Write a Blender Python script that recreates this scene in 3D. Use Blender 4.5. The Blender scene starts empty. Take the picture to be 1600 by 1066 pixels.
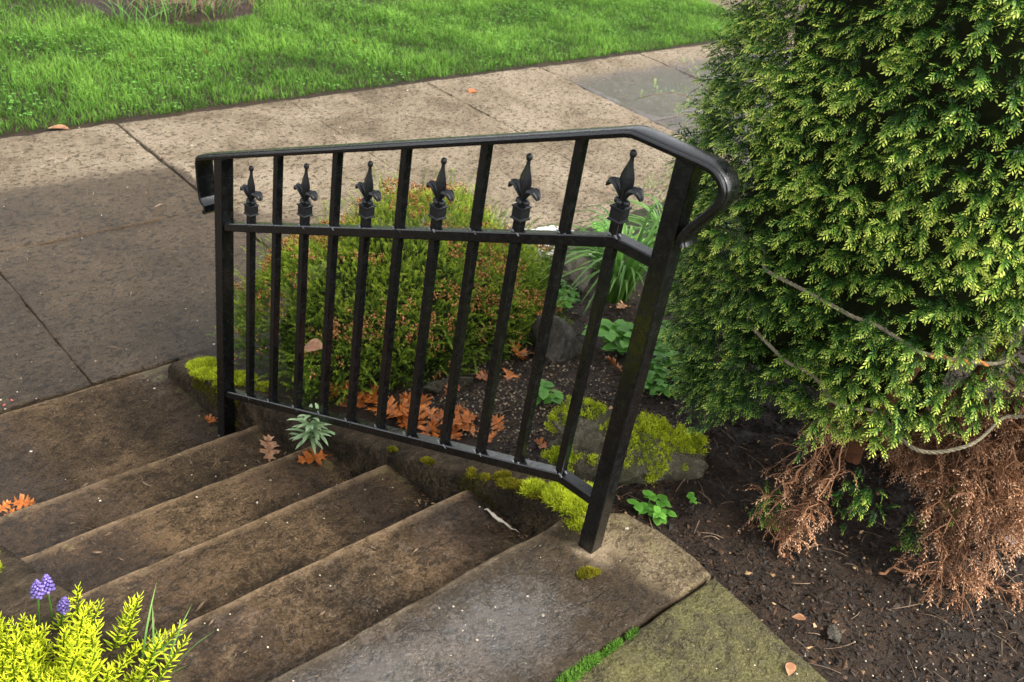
import bpy, bmesh, math, random
import numpy as np
from mathutils import Vector, Matrix

SC = bpy.context.scene
COL = SC.collection
rad = math.radians
rng = np.random.default_rng(7)
random.seed(7)

# ------------------------------------------------------------------ camera
cam_d = bpy.data.cameras.new('camera')
cam = bpy.data.objects.new('camera', cam_d)
COL.objects.link(cam)
SC.camera = cam
CAM = np.array([-1.4523, -0.9030, 1.5204])
cr = Vector((0.66789232, -0.72955995, 0.14718062))
cu = Vector((0.31351149, 0.45514069, 0.83340116))
cd = Vector((0.675004, 0.51047942, -0.5327104))
mw = Matrix((cr, cu, -cd)).transposed().to_4x4()
mw.translation = Vector(CAM)
cam.matrix_world = mw
cam_d.sensor_width = 36.0
cam_d.lens = 1542.24 / 1600 * 36
cam_d.clip_start = 0.05
cam_d.clip_end = 500
cam_d.dof.use_dof = True
cam_d.dof.focus_distance = 2.3
cam_d.dof.aperture_fstop = 9.0

# ------------------------------------------------------------------ sky, sun, exposure
SUN_EL, SUN_AZ = 44.0, 160.0            # azimuth clockwise from +Y
world = bpy.data.worlds.new('World')
SC.world = world
world.use_nodes = True
wn = world.node_tree
bg = wn.nodes['Background']
sky = wn.nodes.new('ShaderNodeTexSky')
sky.sky_type = 'NISHITA'
sky.sun_disc = False
sky.sun_elevation = rad(SUN_EL)
sky.sun_rotation = rad(SUN_AZ)
sky.dust_density = 3.0
sky.ozone_density = 1.0
hs = wn.nodes.new('ShaderNodeHueSaturation')
hs.inputs['Saturation'].default_value = 0.16     # thin overcast
wn.links.new(sky.outputs[0], hs.inputs['Color'])
wn.links.new(hs.outputs[0], bg.inputs[0])
bg.inputs[1].default_value = 0.14

sun_d = bpy.data.lights.new('sun', 'SUN')
sun = bpy.data.objects.new('sun', sun_d)
COL.objects.link(sun)
sun_d.energy = 1.25
sun_d.angle = rad(14)
sun_d.color = (1.0, 0.93, 0.81)
to_sun = Vector((math.sin(rad(SUN_AZ)) * math.cos(rad(SUN_EL)), math.cos(rad(SUN_AZ)) * math.cos(rad(SUN_EL)), math.sin(rad(SUN_EL))))
sun.rotation_euler = to_sun.to_track_quat('Z', 'Y').to_euler()
sun.location = (3, -6, 8)

SC.view_settings.view_transform = 'Standard'
SC.view_settings.look = 'None'
SC.view_settings.gamma = 1.0
SC.view_settings.use_curve_mapping = False
SC.view_settings.exposure = 1.6
SC.cycles.use_denoising = True
SC.cycles.max_bounces = 6
SC.cycles.transparent_max_bounces = 4

# ------------------------------------------------------------------ numeric helpers
_tab = np.random.default_rng(3).random((256, 256))
def vnoise(x, y, s=0):
    x = np.asarray(x, float) + s * 17.31; y = np.asarray(y, float) + s * 7.77
    xi = np.floor(x).astype(int); yi = np.floor(y).astype(int)
    fx = x - xi; fy = y - yi
    fx = fx * fx * (3 - 2 * fx); fy = fy * fy * (3 - 2 * fy)
    a = _tab[xi & 255, yi & 255]; b = _tab[(xi + 1) & 255, yi & 255]
    c = _tab[xi & 255, (yi + 1) & 255]; d = _tab[(xi + 1) & 255, (yi + 1) & 255]
    return (a * (1 - fx) + b * fx) * (1 - fy) + (c * (1 - fx) + d * fx) * fy
def fbm(x, y, o=4, s=0):
    v = 0; a = .5; t = 0
    for i in range(o):
        v = v + a * vnoise(np.asarray(x) * 2 ** i, np.asarray(y) * 2 ** i, s + i * 3); t += a; a *= .5
    return v / t
def sstep(a, b, x):
    t = np.clip((np.asarray(x, float) - a) / (b - a), 0, 1)
    return t * t * (3 - 2 * t)
def unit(v):
    v = np.asarray(v, float)
    return v / np.maximum(np.linalg.norm(v, axis=-1, keepdims=True), 1e-9)

# ------------------------------------------------------------------ mesh helpers
def link(o, parent=None):
    COL.objects.link(o)
    if parent is not None: o.parent = parent
    return o
def tag(o, label=None, cat=None, group=None, kind=None):
    if label: o['label'] = label
    if cat: o['category'] = cat
    if group: o['group'] = group
    if kind: o['kind'] = kind
    return o
def empty(name, loc=(0, 0, 0), rz=0):
    o = bpy.data.objects.new(name, None)
    o.location = loc; o.rotation_euler = (0, 0, rz); o.empty_display_size = .05
    return link(o)
def big_mesh(name, V, faces, attrs=None, smooth=True):
    """V (n,3); faces: list of int arrays (m,3) or (m,4)"""
    me = bpy.data.meshes.new(name)
    V = np.ascontiguousarray(V, np.float32)
    me.vertices.add(len(V)); me.vertices.foreach_set('co', V.ravel())
    faces = [np.asarray(f, np.int32) for f in faces if len(f)]
    loops = np.concatenate([f.ravel() for f in faces])
    tot = np.concatenate([np.full(len(f), f.shape[1], np.int32) for f in faces])
    st = np.concatenate([[0], np.cumsum(tot)[:-1]]).astype(np.int32)
    me.loops.add(len(loops)); me.loops.foreach_set('vertex_index', loops)
    me.polygons.add(len(tot)); me.polygons.foreach_set('loop_start', st)
    me.update(calc_edges=True)
    me.polygons.foreach_set('use_smooth', np.full(len(tot), smooth, bool))
    for k, a in (attrs or {}).items():
        at = me.attributes.new(k, 'FLOAT', 'POINT')
        at.data.foreach_set('value', np.ascontiguousarray(a, np.float32).ravel())
    me.update()
    return me
def mobj(name, me, mat, parent=None):
    o = bpy.data.objects.new(name, me)
    if mat is not None and not me.materials: me.materials.append(mat)
    return link(o, parent)
class Acc:
    """collects pieces into one mesh"""
    def __init__(s): s.V = []; s.T = []; s.Q = []; s.A = {}; s.n = 0
    def add(s, V, T=None, Q=None, **at):
        V = np.asarray(V, float).reshape(-1, 3)
        if T is not None and len(T): s.T.append(np.asarray(T) + s.n)
        if Q is not None and len(Q): s.Q.append(np.asarray(Q) + s.n)
        for k, a in at.items():
            s.A.setdefault(k, []).append(np.broadcast_to(np.asarray(a, float), (len(V),)))
        s.V.append(V); s.n += len(V)
    def inst(s, tpl, M, O, rnd=None):
        V, T, tone = tpl
        N = len(O)
        W = np.einsum('nij,kj->nki', M, V) + np.asarray(O)[:, None]
        F = (T[None] + (np.arange(N) * len(V))[:, None, None]).reshape(-1, T.shape[1])
        if rnd is None: rnd = rng.random(N)
        s.add(W.reshape(-1, 3), T=F if T.shape[1] == 3 else None, Q=F if T.shape[1] == 4 else None,
              tone=np.tile(tone, N), rnd=np.repeat(rnd, len(V)))
    def mesh(s, name, smooth=True):
        f = []
        if s.T: f.append(np.concatenate(s.T))
        if s.Q: f.append(np.concatenate(s.Q))
        return big_mesh(name, np.concatenate(s.V), f, {k: np.concatenate(a) for k, a in s.A.items()}, smooth)
    def obj(s, name, mat, parent=None, smooth=True): return mobj(name, s.mesh(name, smooth), mat, parent)
def frames(d, up, roll=None):
    """rotation matrices with local Y -> d, local Z ~ up"""
    d = unit(d); up = np.broadcast_to(np.asarray(up, float), d.shape)
    x = np.cross(d, up); bad = np.linalg.norm(x, axis=1) < 1e-4
    if bad.any(): x[bad] = np.cross(d[bad], [1, 0.1, 0])
    x = unit(x); z = np.cross(x, d)
    if roll is not None:
        c = np.cos(roll)[:, None]; sn = np.sin(roll)[:, None]
        x, z = c * x + sn * z, -sn * x + c * z
    return np.stack([x, d, z], axis=2)
def tube(pts, r, n=6, cap=True):
    pts = np.asarray(pts, float); m = len(pts); r = np.broadcast_to(np.asarray(r, float), (m,))
    t = unit(np.gradient(pts, axis=0)); ref = np.array([0, 0, 1.]) if abs(t[0][2]) < .9 else np.array([1., 0, 0])
    a = unit(np.cross(t[0], ref)); V = []
    for i in range(m):
        a = unit(a - t[i] * (a @ t[i])); b = np.cross(t[i], a)
        for k in range(n):
            an = 2 * math.pi * k / n
            V.append(pts[i] + r[i] * (math.cos(an) * a + math.sin(an) * b))
    Q = [[i * n + k, i * n + (k + 1) % n, (i + 1) * n + (k + 1) % n, (i + 1) * n + k] for i in range(m - 1) for k in range(n)]
    T = []
    if cap:
        for k in range(1, n - 1):
            T.append([0, k + 1, k]); T.append([(m - 1) * n, (m - 1) * n + k, (m - 1) * n + k + 1])
    return np.array(V), np.array(Q), np.array(T).reshape(-1, 3)
def bez(p0, p1, p2, n):
    t = np.linspace(0, 1, n)[:, None]
    return (1 - t) ** 2 * np.asarray(p0) + 2 * t * (1 - t) * np.asarray(p1) + t * t * np.asarray(p2)
def sub(m, k):   # smooth polyline through points (Catmull-Rom)
    P = np.asarray(m, float); P = np.vstack([2 * P[0] - P[1], P, 2 * P[-1] - P[-2]]); out = []
    for i in range(1, len(P) - 2):
        for t in np.linspace(0, 1, k, endpoint=False):
            a, b, c, d = P[i - 1], P[i], P[i + 1], P[i + 2]
            out.append(.5 * (2 * b + (c - a) * t + (2 * a - 5 * b + 4 * c - d) * t * t + (3 * b - a - 3 * c + d) * t ** 3))
    out.append(P[-2]); return np.array(out)
def bm_obj(name, bm, mat, parent=None, smooth=False):
    me = bpy.data.meshes.new(name); bm.to_mesh(me); bm.free()
    for p in me.polygons: p.use_smooth = smooth
    return mobj(name, me, mat, parent)
def box_bm(sx, sy, sz, c=(0, 0, 0), bevel=0, bm=None):
    b = bm or bmesh.new()
    g = bmesh.ops.create_cube(b, size=1, matrix=Matrix.Translation(c) @ Matrix.Diagonal((sx, sy, sz, 1)))
    if bevel: bmesh.ops.bevel(b, geom=list({e for v in g['verts'] for e in v.link_edges}), offset=bevel, segments=2, affect='EDGES', profile=.6)
    return b

# ------------------------------------------------------------------ material helpers
class NT:
    def __init__(s, name):
        s.m = bpy.data.materials.new(name); s.m.use_nodes = True
        s.t = s.m.node_tree; s.b = s.t.nodes['Principled BSDF']; s.out = s.t.nodes['Material Output']
        s._pos = None
    def n(s, t): return s.t.nodes.new(t)
    def put(s, sock, v):
        if isinstance(v, bpy.types.NodeSocket): s.t.links.new(v, sock)
        elif isinstance(v, (tuple, list)) and len(v) == 3 and sock.type == 'RGBA': sock.default_value = (*v, 1)
        else: sock.default_value = v
    @property
    def pos(s):
        if s._pos is None: s._pos = s.n('ShaderNodeNewGeometry').outputs['Position']
        return s._pos
    def scaled(s, v): 
        m = s.n('ShaderNodeVectorMath'); m.operation = 'MULTIPLY'
        s.put(m.inputs[0], s.pos); m.inputs[1].default_value = v; return m.outputs[0]
    def attr(s, k):
        a = s.n('ShaderNodeAttribute'); a.attribute_name = k; return a.outputs['Fac']
    def orand(s): return s.n('ShaderNodeObjectInfo').outputs['Random']
    def noise(s, sc, det=4, ro=.55, vec=None, dist=0):
        a = s.n('ShaderNodeTexNoise'); s.put(a.inputs['Vector'], vec or s.pos)
        a.inputs['Scale'].default_value = sc; a.inputs['Detail'].default_value = det
        a.inputs['Roughness'].default_value = ro; a.inputs['Distortion'].default_value = dist
        return a.outputs['Fac']
    def voro(s, sc, vec=None, rnd=1, feat='F1'):
        a = s.n('ShaderNodeTexVoronoi'); s.put(a.inputs['Vector'], vec or s.pos); a.feature = feat
        a.inputs['Scale'].default_value = sc; a.inputs['Randomness'].default_value = rnd
        return a.outputs['Distance'], a.outputs['Color']
    def mr(s, v, a, b, c=0, d=1, smooth=True):
        m = s.n('ShaderNodeMapRange'); m.interpolation_type = 'SMOOTHSTEP' if smooth else 'LINEAR'
        s.put(m.inputs[0], v)
        for i, q in enumerate((a, b, c, d)): m.inputs[i + 1].default_value = q
        return m.outputs[0]
    def ma(s, op, a, b=0, c=0):
        m = s.n('ShaderNodeMath'); m.operation = op
        s.put(m.inputs[0], a); s.put(m.inputs[1], b); s.put(m.inputs[2], c); return m.outputs[0]
    def mix(s, f, a, b, op='MIX'):
        m = s.n('ShaderNodeMix'); m.data_type = 'RGBA'; m.blend_type = op; m.clamp_factor = True
        s.put(m.inputs[0], f); s.put(m.inputs[6], a); s.put(m.inputs[7], b); return m.outputs[2]
    def ramp(s, f, stops):
        r = s.n('ShaderNodeValToRGB'); s.put(r.inputs[0], f)
        el = r.color_ramp.elements
        while len(el) < len(stops): el.new(.5)
        for e, (p, c) in zip(el, stops): e.position = p; e.color = (*c, 1)
        return r.outputs[0]
    def bump(s, h, dist=.002, st=1, nrm=None):
        b = s.n('ShaderNodeBump'); s.put(b.inputs['Height'], h); b.inputs['Distance'].default_value = dist
        b.inputs['Strength'].default_value = st
        if nrm: s.put(b.inputs['Normal'], nrm)
        return b.outputs[0]
    def set(s, **k):
        for a, v in k.items(): s.put(s.b.inputs[{'col': 'Base Color', 'rough': 'Roughness', 'spec': 'Specular IOR Level', 'nrm': 'Normal', 'metal': 'Metallic',
                                                 'coat': 'Coat Weight', 'coatr': 'Coat Roughness', 'sheen': 'Sheen Weight'}[a]], v)
        return s.m
def leafmat(name, stops, rough=.5, trans=.25, hue=.12, spec=.4, grain=0):
    """stops along the 'tone' attribute (base -> tip); 'rnd' varies each piece"""
    t = NT(name)
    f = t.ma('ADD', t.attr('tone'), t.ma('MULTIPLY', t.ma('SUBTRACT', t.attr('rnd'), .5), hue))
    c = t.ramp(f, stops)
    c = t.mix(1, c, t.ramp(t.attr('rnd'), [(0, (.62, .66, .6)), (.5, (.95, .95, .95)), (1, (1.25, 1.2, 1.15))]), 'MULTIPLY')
    if grain: c = t.mix(1, c, t.mr(t.noise(grain, 5, .7), .34, .64, .45, 1.4, False), 'MULTIPLY')
    t.set(col=c, rough=rough, spec=spec)
    if trans:
        tr = t.n('ShaderNodeBsdfTranslucent'); t.put(tr.inputs[0], c)
        ms = t.n('ShaderNodeMixShader'); ms.inputs[0].default_value = trans
        t.t.links.new(t.b.outputs[0], ms.inputs[1]); t.t.links.new(tr.outputs[0], ms.inputs[2])
        t.t.links.new(ms.outputs[0], t.out.inputs[0])
    return t.m

def concrete(name, dark, mid, light, patch=4., wetdark=.42, rough_dry=.85, rough_wet=.38, base_wet=0., pit=.5, bump=1., fleck=.5, spec=.3, spec_wet=.5):
    t = NT(name)
    big = t.noise(patch, 5, .62, dist=.4); med = t.noise(30, 6, .72); fine = t.noise(150, 4, .75); vf = t.noise(480, 2, .6)
    f = t.ma('ADD', t.ma('MULTIPLY', big, .95), t.ma('ADD', t.ma('MULTIPLY', med, .50), t.ma('MULTIPLY', fine, .38)))
    f = t.ma('ADD', t.ma('SUBTRACT', f, .915), .5)
    f = t.ma('ADD', f, t.ma('MULTIPLY', t.ma('SUBTRACT', t.orand(), .5), .06))
    c = t.ramp(f, [(.34, dark), (.52, mid), (.72, light)])
    gr = t.mr(t.ma('ADD', t.ma('MULTIPLY', fine, .55), t.ma('MULTIPLY', vf, .45)), .36, .64, .42, 1.62, False)
    c = t.mix(1, c, gr, 'MULTIPLY')
    # pale aggregate flecks
    vd, vc = t.voro(120)
    fl = t.ma('MULTIPLY', t.mr(vd, .26, .14), t.mr(t.noise(70, 2), .52, .60))
    c = t.mix(t.ma('MULTIPLY', fl, fleck), c, tuple(min(1, q * 1.5 + .03) for q in light))
    # dark pits and stains
    pn = t.noise(46, 3, .6, vec=t.scaled((.8, 1.25, 1)), dist=.5)
    pt = t.mr(pn, .545, .61)
    c = t.mix(t.ma('MULTIPLY', pt, pit), c, tuple(q * .42 for q in dark))
    wet = t.ma('ADD', t.attr('wet'), t.ma('MULTIPLY', t.ma('SUBTRACT', t.ma('ADD', t.ma('MULTIPLY', big, .35), t.ma('ADD', t.ma('MULTIPLY', med, .40), t.ma('MULTIPLY', fine, .25))), .5), 3.0))
    wet = t.mr(wet, .25, .75)
    if base_wet: wet = t.ma('MAXIMUM', wet, base_wet)
    wc = t.mix(1, c, (wetdark, wetdark * .84, wetdark * .66), 'MULTIPLY')
    c = t.mix(wet, c, wc)
    # worn edges and mortar are paler
    wr = t.ma('MULTIPLY', t.attr('wear'), t.mr(med, .38, .56, .35, 1))
    c = t.mix(wr, c, tuple(min(1, q * 1.45) for q in light))
    # green algae film
    al = t.mr(t.ma('ADD', t.attr('moss'), t.ma('MULTIPLY', t.ma('SUBTRACT', t.ma('ADD', t.ma('MULTIPLY', big, .45), t.ma('MULTIPLY', med, .55)), .5), 2.2)), .3, .8)
    c = t.mix(t.ma('MULTIPLY', al, .85), c, t.ramp(t.ma('ADD', t.ma('MULTIPLY', med, .7), t.ma('MULTIPLY', fine, .4)), [(.38, (.032, .030, .007)), (.56, (.085, .080, .020)), (.70, (.19, .18, .07))]))
    r = t.ma('ADD', t.ma('MULTIPLY', wet, rough_wet - rough_dry), rough_dry)
    r = t.ma('ADD', r, t.ma('MULTIPLY', t.ma('SUBTRACT', med, .5), .35))
    r = t.ma('ADD', r, t.ma('MULTIPLY', al, .15))
    r = t.ma('SUBTRACT', r, t.ma('MULTIPLY', t.attr('gloss'), .30))
    h = t.ma('ADD', t.ma('MULTIPLY', med, .5), t.ma('ADD', t.ma('MULTIPLY', fine, .55), t.ma('MULTIPLY', vf, .25)))
    h = t.ma('SUBTRACT', h, t.ma('MULTIPLY', pt, .35))
    n = t.bump(h, .008 * bump, .9)
    return t.set(col=c, rough=r, nrm=n, spec=t.ma('ADD', t.ma('ADD', t.ma('MULTIPLY', wet, spec_wet - spec), spec), t.mr(t.ma('ADD', t.attr('gloss'), t.ma('MULTIPLY', t.ma('SUBTRACT', t.ma('ADD', t.ma('MULTIPLY', med, .5), t.ma('MULTIPLY', fine, .5)), .5), 2.2)), .1, .9, 0, 1.25)))

M = {}
M['step'] = concrete('step_concrete', (.036, .024, .0125), (.090, .059, .031), (.215, .143, .078), patch=4.5, base_wet=.25, pit=.55, wetdark=.50, rough_wet=.36, spec=.12, spec_wet=.30)
M['landing'] = concrete('landing_concrete', (.080, .060, .036), (.155, .118, .072), (.28, .215, .135), patch=5, base_wet=.05, pit=.5, wetdark=.25, rough_wet=.42, bump=.8, spec=.12, spec_wet=.3)
M['walk'] = concrete('sidewalk_concrete', (.132, .102, .068), (.222, .177, .123), (.305, .25, .182), patch=2.6, pit=.8, wetdark=.29, rough_wet=.32, fleck=.4, spec=.12, spec_wet=.20)
M['curb'] = concrete('kerb_concrete', (.020, .015, .009), (.050, .037, .022), (.14, .10, .065), patch=9, base_wet=.2, pit=.6, bump=1.8, wetdark=.6, spec=.12, spec_wet=.25)
M['mosspath'] = concrete('mossy_concrete', (.07, .062, .034), (.14, .125, .066), (.30, .275, .16), patch=6, base_wet=.2, pit=.5, bump=1.3, wetdark=.7, spec=.15, spec_wet=.35)

def black_paint():
    t = NT('black_gloss_paint')
    n = t.noise(420, 3, .6); n2 = t.noise(60, 3)
    c = t.ramp(n2, [(.35, (.0025, .003, .0035)), (.75, (.006, .0065, .007))])
    h = t.ma('ADD', t.mr(t.noise(300, 2), .58, .7), t.ma('MULTIPLY', n, .25))
    return t.set(col=c, rough=t.mr(n2, .3, .7, .14, .30), nrm=t.bump(h, .0006, .3), spec=.62)
M['paint'] = black_paint()
def simple(name, c1, c2, sc=40, rough=.7, bump=.002, spec=.3, st=.7):
    t = NT(name); a = t.noise(sc, 5, .65); b = t.noise(sc * 6, 3, .6)
    f = t.ma('ADD', t.ma('MULTIPLY', a, .65), t.ma('MULTIPLY', b, .35))
    return t.set(col=t.ramp(f, [(.35, c1), (.68, c2)]), rough=rough, nrm=t.bump(f, bump, st), spec=spec)
M['weld'] = simple('grey_weld', (.10, .10, .105), (.32, .32, .34), 300, .45, .001)
M['grout'] = simple('joint_dirt', (.02, .016, .011), (.06, .05, .033), 60, .8)
def soil_mat():
    t = NT('garden_soil')
    a = t.noise(14, 6, .65); b = t.noise(85, 5, .7); c3 = t.noise(330, 3, .65)
    f = t.ma('ADD', t.ma('MULTIPLY', a, .4), t.ma('ADD', t.ma('MULTIPLY', b, .4), t.ma('MULTIPLY', c3, .25)))
    c = t.ramp(f, [(.36, (.009, .0055, .0032)), (.52, (.027, .0155, .0085)), (.68, (.088, .050, .026))])
    return t.set(col=c, rough=t.mr(b, .3, .7, .45, .85), nrm=t.bump(t.ma('ADD', b, t.ma('MULTIPLY', c3, .6)), .012, .9), spec=.35)
M['soil'] = soil_mat()
M['turf'] = simple('turf_soil', (.015, .02, .006), (.03, .05, .012), 20, .9, .01)
M['bark'] = simple('tree_bark', (.07, .045, .033), (.26, .175, .13), 22, .85, .02)
M['twig'] = simple('dry_twig', (.10, .065, .04), (.28, .20, .13), 60, .8)
M['brown_twig'] = simple('red_brown_twig', (.11, .045, .02), (.30, .13, .06), 40, .8)
M['core_and_twig'] = simple('core_shade_and_twig', (.008, .012, .005), (.026, .030, .012), 40, .9, spec=.05)  # shade between sprigs put into the bush core colour; heath stems share it
def stone_mat(name, a, b, c, moss=0):
    t = NT(name); n1 = t.noise(9, 6, .65); n2 = t.noise(60, 6, .7); n3 = t.noise(260, 3)
    f = t.ma('ADD', t.ma('MULTIPLY', n1, .45), t.ma('ADD', t.ma('MULTIPLY', n2, .4), t.ma('MULTIPLY', n3, .2)))
    col = t.ramp(f, [(.38, a), (.54, b), (.7, c)])
    gm = t.mr(t.noise(5, 4, .7), .45, .62)
    col = t.mix(t.ma('MULTIPLY', gm, moss), col, (.075, .085, .025))
    return t.set(col=col, rough=.72, nrm=t.bump(t.ma('ADD', n2, t.ma('MULTIPLY', n3, .5)), .022, .9), spec=.25)
M['boulder'] = stone_mat('boulder_stone', (.030, .025, .015), (.12, .105, .07), (.38, .35, .27), .30)
M['greystone'] = stone_mat('grey_stone', (.045, .040, .032), (.115, .10, .08), (.26, .24, .20), .15)
M['rope'] = simple('weathered_rope', (.13, .11, .07), (.36, .31, .21), 90, .85, .002)
M['orange_rope'] = simple('orange_rope', (.45, .15, .03), (.75, .33, .09), 90, .8, .002)
G = lambda *c: c
M['yew'] = leafmat('yew_needles', [(0, (.010, .034, .008)), (.40, (.030, .095, .014)), (.64, (.15, .30, .04)), (.94, (.55, .64, .12))], rough=.42, trans=.2, hue=.46, spec=.2)
M['deadyew'] = leafmat('dead_yew_needles', [(0, (.06, .032, .020)), (.42, (.20, .10, .055)), (.72, (.46, .24, .13)), (1, (.72, .48, .31))], rough=.85, trans=.1, hue=.8, spec=.15)
M['heath'] = leafmat('heath_needles', [(0, (.024, .052, .008)), (.40, (.10, .19, .016)), (.74, (.28, .39, .03)), (1, (.50, .58, .06))], rough=.55, trans=.25, hue=.42, spec=.2)
M['heathflower'] = leafmat('heath_dry_flowers', [(0, (.20, .065, .02)), (.5, (.42, .17, .06)), (1, (.60, .33, .14))], rough=.85, trans=.1, hue=.8, spec=.1)
M['grass'] = leafmat('lawn_grass', [(0, (.020, .062, .007)), (.42, (.095, .24, .026)), (1, (.28, .50, .085))], rough=.55, trans=.32, hue=.3, spec=.2)
M['strap'] = leafmat('strap_leaf', [(0, (.10, .20, .03)), (.5, (.11, .27, .045)), (1, (.24, .42, .12))], rough=.4, trans=.3, hue=.35)
M['leafy'] = leafmat('soft_green_leaf', [(0, (.06, .16, .015)), (.5, (.13, .36, .045)), (1, (.26, .54, .10))], rough=.45, trans=.3, hue=.3)
M['sage'] = leafmat('grey_green_leaf', [(0, (.12, .22, .07)), (.6, (.26, .40, .19)), (1, (.40, .54, .31))], rough=.6, trans=.2, hue=.2)
M['sedum'] = leafmat('lime_needles', [(0, (.12, .20, .012)), (.40, (.40, .56, .015)), (1, (.84, .90, .06))], rough=.6, trans=.4, hue=.7, spec=.12)
M['sedumdark'] = leafmat('sedum_stem', [(0, (.30, .12, .02)), (1, (.40, .40, .03))], rough=.6, trans=0, hue=.2)
M['muscari'] = leafmat('violet_bells', [(0, (.10, .07, .32)), (1, (.30, .22, .66))], rough=.5, trans=.15, hue=.4)
M['moss'] = leafmat('moss_fronds', [(0, (.10, .12, .008)), (.4, (.38, .45, .02)), (1, (.80, .90, .08))], rough=.8, trans=.35, hue=.35, spec=.1)
M['darkmoss'] = leafmat('olive_moss_fronds', [(0, (.045, .042, .005)), (.5, (.17, .16, .012)), (1, (.42, .37, .035))], rough=.8, trans=.25, hue=.35, spec=.1)
M['oak'] = leafmat('oak_leaf', [(0, (.13, .032, .008)), (.5, (.42, .115, .020)), (1, (.66, .24, .055))], rough=.4, trans=.12, hue=.9, spec=.4, grain=70)
M['brownleaf'] = leafmat('brown_leaf', [(0, (.18, .075, .035)), (.5, (.40, .19, .095)), (1, (.58, .36, .22))], rough=.5, trans=.12, hue=.6, grain=70)
M['chips'] = leafmat('bark_chips', [(0, (.010, .006, .0035)), (.5, (.035, .020, .011)), (.85, (.12, .062, .03)), (1, (.38, .25, .13))], rough=.7, trans=0, hue=1.1)
M['gravel'] = leafmat('grit', [(0, (.05, .036, .024)), (.5, (.15, .11, .07)), (1, (.40, .33, .22))], rough=.7, trans=0, hue=1.2)
M['petal'] = leafmat('pale_petals', [(0, (.42, .33, .22)), (1, (.75, .68, .55))], rough=.6, trans=.2, hue=.8)
M['white'] = leafmat('white_petals', [(0, (.7, .7, .68)), (1, (.9, .9, .9))], rough=.5, trans=.25, hue=.3)
M['wispy'] = leafmat('wispy_leaves', [(0, (.16, .28, .06)), (1, (.42, .56, .20))], rough=.5, trans=.3, hue=.4)
M['red'] = leafmat('red_petals', [(0, (.65, .10, .08)), (1, (.8, .22, .15))], rough=.6, trans=.2, hue=.4)
M['foil'] = simple('crumpled_foil', (.35, .36, .40), (.8, .8, .85), 60, .3, .003)

# ------------------------------------------------------------------ site levels
TH = -0.095                       # stairs and sidewalk are turned slightly against the railing
EX = np.array([math.cos(TH), math.sin(TH)]); EY = np.array([-math.sin(TH), math.cos(TH)])
YN, RUN, RISE = -0.017, 0.2911, 0.1163
ZW = -5 * RISE                    # sidewalk level
def st(a, b, z=0.):
    p = np.multiply.outer(np.asarray(a, float), EX) + np.multiply.outer(np.asarray(b, float), EY)
    return np.concatenate([p, np.broadcast_to(np.asarray(z, float), p.shape[:-1])[..., None]], -1)
def stb(x, y): return x * EY[0] + y * EY[1]
def sta(x, y): return x * EX[0] + y * EX[1]
B5, RB = YN * math.cos(TH), RUN * math.cos(TH)
def tread_z(x, y):
    n = np.clip(np.ceil((stb(x, y) - B5) / RB), 0, 5); return -n * RISE
BW0 = 1.7423 * math.cos(TH)       # near edge of the sidewalk
BW1, BW2 = BW0 + 1.0205 * math.cos(TH), BW0 + 2.1115 * math.cos(TH)
def soil_h(x, y):
    x = np.asarray(x, float); y = np.asarray(y, float)
    z = -.045 - .30 * np.maximum(y, 0) - .02 * sstep(.2, 1.2, x) * sstep(0, -.6, y)
    z = z + .035 * (fbm(x * 3.2, y * 3.2, 3, 5) - .5) + .022 * (fbm(x * 18, y * 18, 4, 9) - .5)
    return np.maximum(z, ZW - .02)
def soil_left(x, y):
    x = np.asarray(x, float); y = np.asarray(y, float)
    return np.maximum(-.035 - .36 * np.maximum(y, 0), ZW - .02) + .03 * (fbm(x * 3.2, y * 3.2, 3, 15) - .5)

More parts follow.
